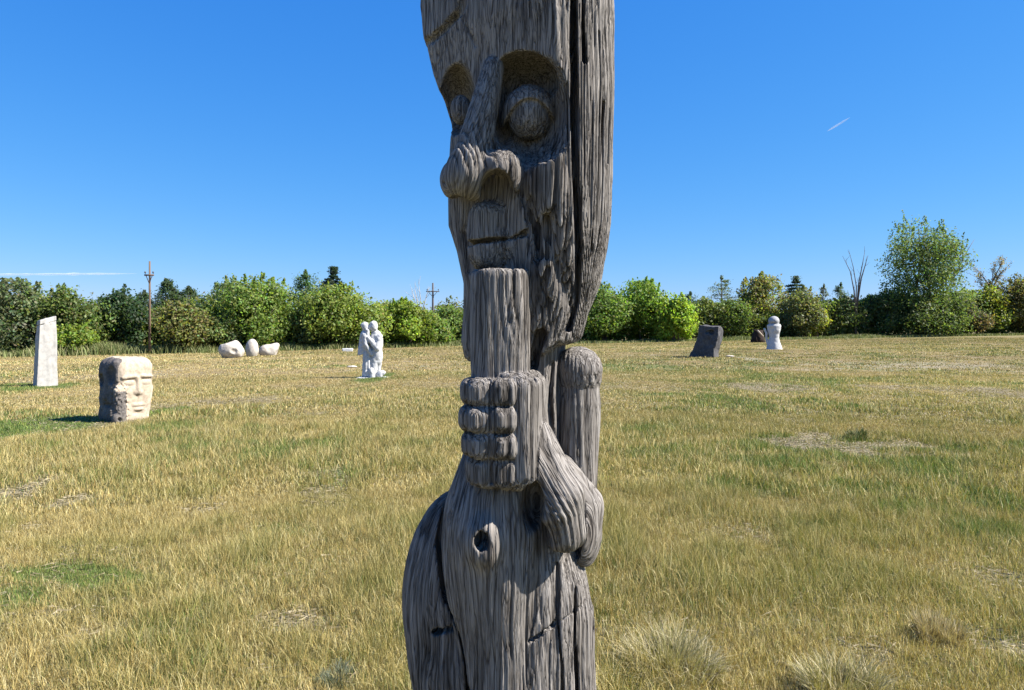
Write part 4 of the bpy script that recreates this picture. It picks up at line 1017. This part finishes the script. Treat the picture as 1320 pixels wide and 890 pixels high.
def grain(p, raw=False):
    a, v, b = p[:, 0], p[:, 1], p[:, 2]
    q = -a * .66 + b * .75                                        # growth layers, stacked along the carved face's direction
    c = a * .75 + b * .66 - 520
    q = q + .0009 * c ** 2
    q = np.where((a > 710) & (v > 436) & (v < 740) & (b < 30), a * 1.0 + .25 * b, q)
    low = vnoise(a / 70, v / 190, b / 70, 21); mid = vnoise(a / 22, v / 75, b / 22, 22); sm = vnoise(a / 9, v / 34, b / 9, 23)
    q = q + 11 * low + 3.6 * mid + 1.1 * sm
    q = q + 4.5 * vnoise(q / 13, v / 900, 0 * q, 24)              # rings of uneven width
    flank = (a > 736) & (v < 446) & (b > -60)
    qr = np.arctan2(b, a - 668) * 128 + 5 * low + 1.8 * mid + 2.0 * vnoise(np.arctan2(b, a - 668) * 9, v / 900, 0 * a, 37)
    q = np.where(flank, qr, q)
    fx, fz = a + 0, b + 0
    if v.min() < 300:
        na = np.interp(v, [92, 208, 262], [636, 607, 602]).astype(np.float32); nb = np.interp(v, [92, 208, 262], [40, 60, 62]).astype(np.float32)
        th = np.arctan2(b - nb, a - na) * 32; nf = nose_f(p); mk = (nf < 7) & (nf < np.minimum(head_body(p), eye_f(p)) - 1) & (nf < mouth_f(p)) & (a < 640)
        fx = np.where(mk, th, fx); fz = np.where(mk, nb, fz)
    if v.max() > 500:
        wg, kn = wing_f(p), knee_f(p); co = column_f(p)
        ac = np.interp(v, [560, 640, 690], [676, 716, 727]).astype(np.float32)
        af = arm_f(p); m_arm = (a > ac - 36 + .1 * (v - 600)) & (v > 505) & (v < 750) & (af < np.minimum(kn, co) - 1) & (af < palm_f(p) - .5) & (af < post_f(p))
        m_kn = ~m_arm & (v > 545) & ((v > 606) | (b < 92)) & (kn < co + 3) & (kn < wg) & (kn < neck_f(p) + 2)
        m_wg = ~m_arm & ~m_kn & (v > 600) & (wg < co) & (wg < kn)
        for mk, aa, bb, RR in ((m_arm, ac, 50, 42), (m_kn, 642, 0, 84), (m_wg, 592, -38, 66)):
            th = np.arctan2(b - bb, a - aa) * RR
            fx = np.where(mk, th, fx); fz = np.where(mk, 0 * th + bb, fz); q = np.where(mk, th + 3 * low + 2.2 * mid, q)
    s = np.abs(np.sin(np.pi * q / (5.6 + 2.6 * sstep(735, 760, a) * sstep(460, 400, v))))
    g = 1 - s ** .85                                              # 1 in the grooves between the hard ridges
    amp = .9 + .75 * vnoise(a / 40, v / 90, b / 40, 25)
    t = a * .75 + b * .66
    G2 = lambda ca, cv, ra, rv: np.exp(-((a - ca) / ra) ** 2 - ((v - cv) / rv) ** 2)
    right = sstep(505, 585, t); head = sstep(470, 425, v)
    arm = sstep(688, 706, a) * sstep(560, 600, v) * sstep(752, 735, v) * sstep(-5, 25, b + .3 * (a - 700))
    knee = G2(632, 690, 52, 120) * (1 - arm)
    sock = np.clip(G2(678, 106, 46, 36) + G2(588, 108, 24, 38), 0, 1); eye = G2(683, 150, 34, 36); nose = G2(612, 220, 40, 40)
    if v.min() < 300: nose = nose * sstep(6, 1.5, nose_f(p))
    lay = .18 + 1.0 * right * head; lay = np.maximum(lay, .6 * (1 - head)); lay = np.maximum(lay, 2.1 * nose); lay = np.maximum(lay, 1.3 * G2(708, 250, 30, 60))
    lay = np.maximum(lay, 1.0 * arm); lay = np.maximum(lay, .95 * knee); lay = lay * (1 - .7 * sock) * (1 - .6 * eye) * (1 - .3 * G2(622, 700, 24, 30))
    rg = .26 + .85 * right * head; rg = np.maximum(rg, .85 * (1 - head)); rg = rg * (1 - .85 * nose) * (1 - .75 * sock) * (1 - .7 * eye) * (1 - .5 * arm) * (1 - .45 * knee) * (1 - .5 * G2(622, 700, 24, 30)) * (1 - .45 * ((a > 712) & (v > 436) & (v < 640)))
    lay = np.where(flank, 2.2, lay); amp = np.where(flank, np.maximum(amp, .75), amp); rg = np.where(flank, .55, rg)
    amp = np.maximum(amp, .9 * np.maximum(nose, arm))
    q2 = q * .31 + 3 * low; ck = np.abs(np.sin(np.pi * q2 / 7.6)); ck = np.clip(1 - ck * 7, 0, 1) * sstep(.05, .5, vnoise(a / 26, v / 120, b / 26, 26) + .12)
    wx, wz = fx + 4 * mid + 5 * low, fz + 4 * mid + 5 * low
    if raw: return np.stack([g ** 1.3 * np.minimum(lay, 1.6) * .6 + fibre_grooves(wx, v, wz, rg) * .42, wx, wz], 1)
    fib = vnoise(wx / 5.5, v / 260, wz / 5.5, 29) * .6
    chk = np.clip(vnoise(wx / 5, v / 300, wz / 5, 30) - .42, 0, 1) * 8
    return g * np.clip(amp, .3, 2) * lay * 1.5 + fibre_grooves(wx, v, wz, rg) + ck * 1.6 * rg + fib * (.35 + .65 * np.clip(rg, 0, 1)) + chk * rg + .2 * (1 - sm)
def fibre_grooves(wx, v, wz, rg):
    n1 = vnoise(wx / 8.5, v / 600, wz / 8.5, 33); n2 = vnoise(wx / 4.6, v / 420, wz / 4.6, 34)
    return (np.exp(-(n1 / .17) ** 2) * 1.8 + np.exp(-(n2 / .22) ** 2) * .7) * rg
def pole_sharp(p):
    d = head_body(p)
    # brow, sockets, cheek
    d = smin(d, ell(p, L(708, 238, 76), (28, 50, 20)), 20)
    d = smin(d, mouth_f(p), 8)
    d = smax(d, -ell(p, L(677, 138, 98), (51, 66, 76)), 4)
    d = smax(d, -ell(p, L(676, 102, 52), (45, 29, 50)), 4); d = smax(d, -ell(p, L(650, 140, 46), (15, 46, 36)), 6)
    d = smax(d, -ell(p, L(702, 158, 92), (28, 46, 30)), 5)
    d = smax(d, -ell(p, L(587, 126, 20), (25, 44, 64)), 4)
    d = smin(d, eye_f(p), 2.5); d = smin(d, eye_far(p), 3)
    ec = L(683, 150, 40)
    lid = smax(ell(p, L(683, 150, 38), (35, 38, 33)), p[:, 1] - (ec[1] - 14 + ((p[:, 0] - ec[0]) / 30) ** 2 * 22), 1.2); d = smin(d, lid, 5)
    d = smin(d, nose_f(p), 3.5)
    # folds and cuts of the face
    d = smax(d, -path(p, [L(678, 212, 88), L(676, 250, 78), L(690, 290, 78), L(694, 330, 80)], 2.0, (1, 1, 3)), 12)
    d = smax(d, -path(p, [L(603, 258, 44), L(598, 300, 32), L(604, 345, 36)], 6, (1, 1, 3)), 6)
    d = smax(d, -path(p, [L(598, 316, 44), L(612, 314, 58), L(640, 309, 68), L(660, 306, 74), L(676, 300, 80)], 2.6, (1, 1, 6)), 2.5)
    d = smax(d, -path(p, [L(706, 280, 92), L(716, 330, 92), L(735, 390, 78)], 3, (1, 1, 3)), 9)
    d = smax(d, -path(p, [L(538, 60, -20), L(556, 48, 6), L(575, 32, 18), L(593, 12, 32), L(598, -12, 38)], 6, (1, 1, 2.4)), 3)
    d = smax(d, -path(p, [L(594, 16, 38), L(602, 34, 38), L(612, 56, 44)], 2.4, (1, 1, 3)), 2)
    d = smax(d, -ell(p, L(594, 2, 36), (8, 9, 12)), 3)
    # long drying checks
    d = smax(d, -path(p, [(733, -300, 92), (732, 100, 92), (734, 220, 92), (739, 330, 84), (739, 392, 74), (729, 425, 66)], 3.5, (1, 1, 8)), 1.5)
    d = smax(d, -path(p, [(744, -300, 88), (743, 60, 88), (746, 110, 86)], 1.4, (1, 1, 8)), 1.2)
    for (u0_, b0_, va, vb, rr) in ((760, 70, 70, 330, .5), (768, 62, 150, 400, .5), (777, 46, -80, 220, .5)):
        nx, nb_ = (u0_ - 668) / 140, b0_ / 110; ln = math.hypot(nx, nb_); nx /= ln; nb_ /= ln
        tq = np.abs((p[:, 0] - u0_ - 1.5 * np.sin(p[:, 1] / 60)) * nb_ - (p[:, 2] - b0_) * nx) - rr
        d = smax(d, -np.maximum(np.maximum(tq, np.abs(p[:, 1] - (va + vb) / 2) - (vb - va) / 2), 40 - p[:, 2]), 1)
    # neck, hand, arm, lower body
    d = smin(d, neck_f(p), 6)
    low = smin(smin(column_f(p), wing_f(p), 5), knee_f(p), 4)
    d = smin(d, low, 8)
    d = smax(d, -path(p, [L(697, 430, 55), L(690, 452, 50), L(686, 470, 40)], 7, (1, 1, 3)), 3)
    d = smax(d, -path(p, [(712, 470, 40), (708, 520, 40), (714, 590, 40)], 4, (1, 1, 4)), 3)
    d = np.minimum(d, thumb_f(p)); d = np.minimum(d, post_f(p))
    hand = palm_f(p)
    hand = smin(hand, arm_f(p), 7)
    d = np.minimum(d, hand)
    for i in range(4):
        fa, fb = finger_ab(p, i); d = smin(d, smin(fa, fb, 12.0), 1.4)
    d = smax(d, -ell(p, L(687, 654, 96), (13, 32, 50)), 7)
    d = smax(d, -path(p, [L(598, 570, 20), L(573, 640, 10), L(566, 700, 8), L(576, 765, 14), L(592, 800, 24), L(604, 850, 34), L(608, 960, 40)], 4.2, (1, 1, 6)), 4)
    d = smax(d, -path(p, [L(631, 492, 122), L(630, 560, 124), L(634, 624, 116)], .8, (1, 1, 4)), 2)
    # knots
    kx, ky = L(623, 700, 106)[:2]
    k = np.sqrt(((p[:, 0] - kx) / 1.0) ** 2 + ((p[:, 1] - ky) / 1.35) ** 2)
    d = d - np.where(p[:, 2] > 50, 2.4 * np.exp(-((k - 14) / 7) ** 2), 0)
    d = smax(d, -ell(p, (kx - 2, ky - 3, 114), (8, 11, 26)), 2.5)
    d = smin(d, ell(p, (kx + 1, ky + 4, 92), (5, 6, 10)), 2)
    # cracks of the lower trunk
    d = smax(d, -path(p, [L(719, 730, 74), L(720, 800, 76), L(724, 860, 76), L(726, 960, 76)], 1.6, (1, 1, 6)), 1.5)
    d = smax(d, -path(p, [L(742, 760, 60), L(740, 830, 62), L(746, 940, 62)], 1.1, (1, 1, 6)), 1.5)
    d = smax(d, -path(p, [L(684, 830, 88), L(706, 814, 84), L(722, 803, 78), L(752, 782, 60)], 1.7, (1, 1, 4)), 1.5)
    return d
def pole_fn(p):
    d = pole_sharp(p)
    return d * .9 + grain(p) * .9 + 1.1 * vnoise(p[:, 0] / 22, p[:, 1] / 60, p[:, 2] / 22, 27)
def build_pole():
    base = Vector(((680 - CU) * S0, PY, float(terrain(.04, PY))))
    t = thing('carved_pole', 'weathered grey wooden pole carved with a long nosed face and a fist', 'carved pole', base)
    def to_world(V): return np.stack([(V[:, 0] - CU) * S0 - base.x, -V[:, 2] * S0, CAM_H - (V[:, 1] - HV) * S0 - base.z], 1)
    V, Q = sdf_mesh(pole_fn, (496, -60, -134), (806, 930, 146), HFINE, slack=5)
    Wd = to_world(V); Q = orient(Wd, Q)
    C = V[Q].mean(1).astype(np.float32)
    fg = np.stack([finger_f(C, i) for i in range(4)], 1); fi = fg.argmin(1); fm = fg.min(1)
    th, pm, ar, po = thumb_f(C), palm_f(C), arm_f(C), post_f(C); no, e1, e2, mo = nose_f(C), eye_f(C), eye_far(C), mouth_f(C)
    hb = head_body(C)
    lab = np.full(len(Q), 0)
    v = C[:, 1]
    m = (po < 4) & (v < 650) & (C[:, 0] > 708); lab[m] = 11
    m = (mo < 3) & (hb > -3) & (v > 262) & (v < 350) & (C[:, 0] < 684) & (C[:, 2] > 30); lab[m] = 10
    lab[(e1 < 3.5) & (v < 200)] = 7; lab[(e2 < 3.5) & (v < 200)] = 8
    lab[(no < 4) & (v < 290)] = 9
    lab[(ar < 4) & (v > 585)] = 6
    lab[(pm < 4) & (v < 640) & (ar > -3)] = 5
    lab[(th < 4) & (v < 492)] = 12
    for i in range(4): lab[(fm < 3.0) & (fi == i)] = 1 + i
    head = (lab == 0) & (v < 440) ; lab[head & (hb < 14)] = 13
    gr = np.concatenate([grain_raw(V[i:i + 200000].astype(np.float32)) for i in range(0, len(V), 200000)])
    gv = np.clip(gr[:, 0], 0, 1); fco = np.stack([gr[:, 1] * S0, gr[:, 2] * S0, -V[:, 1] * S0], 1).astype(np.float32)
    tintv = (1.50 - 1.15 * gv ** 1.25)[:, None] * np.array((1, .98, .96)) ** (gv[:, None] * 2)  # grooves darker than ridges: ring tone with groove shade painted in for contrast
    def part(i, name, parent):
        q = Q[lab == i]
        if len(q) == 0: return None
        us, inv = np.unique(q, return_inverse=True)
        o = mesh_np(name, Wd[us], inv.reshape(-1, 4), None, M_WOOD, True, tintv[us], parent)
        at = o.data.attributes.new('fibre', 'FLOAT_VECTOR', 'POINT'); at.data.foreach_set('vector', np.ascontiguousarray(fco[us]).ravel())
        return o
    part(0, 'trunk', t); hd = part(13, 'head', t)
    part(9, 'nose', hd); part(7, 'eye', hd); part(8, 'eye', hd); part(10, 'mouth', hd)
    hand = part(5, 'hand', t); part(12, 'thumb', hand)
    for i in range(4): part(1 + i, 'finger', hand)
    part(6, 'forearm', t); part(11, 'upright_arm', t)
    # unseen ends of the log, coarser
    for lo, hi, nm in (((500, -260, -130), (806, -58.5, 136), 'log_top'), ((490, 928, -134), (806, 1240, 146), 'log_foot')):
        V2, Q2 = sdf_mesh(pole_fn, lo, hi, 4.0, k=2, slack=8); W2 = to_world(V2)
        mesh_np(nm, W2, orient(W2, Q2), None, M_WOOD, True, np.full((len(W2), 3), .9), t)
    print('pole quads', len(Q), np.bincount(lab, minlength=14))
HFINE = 1.15
build_pole()
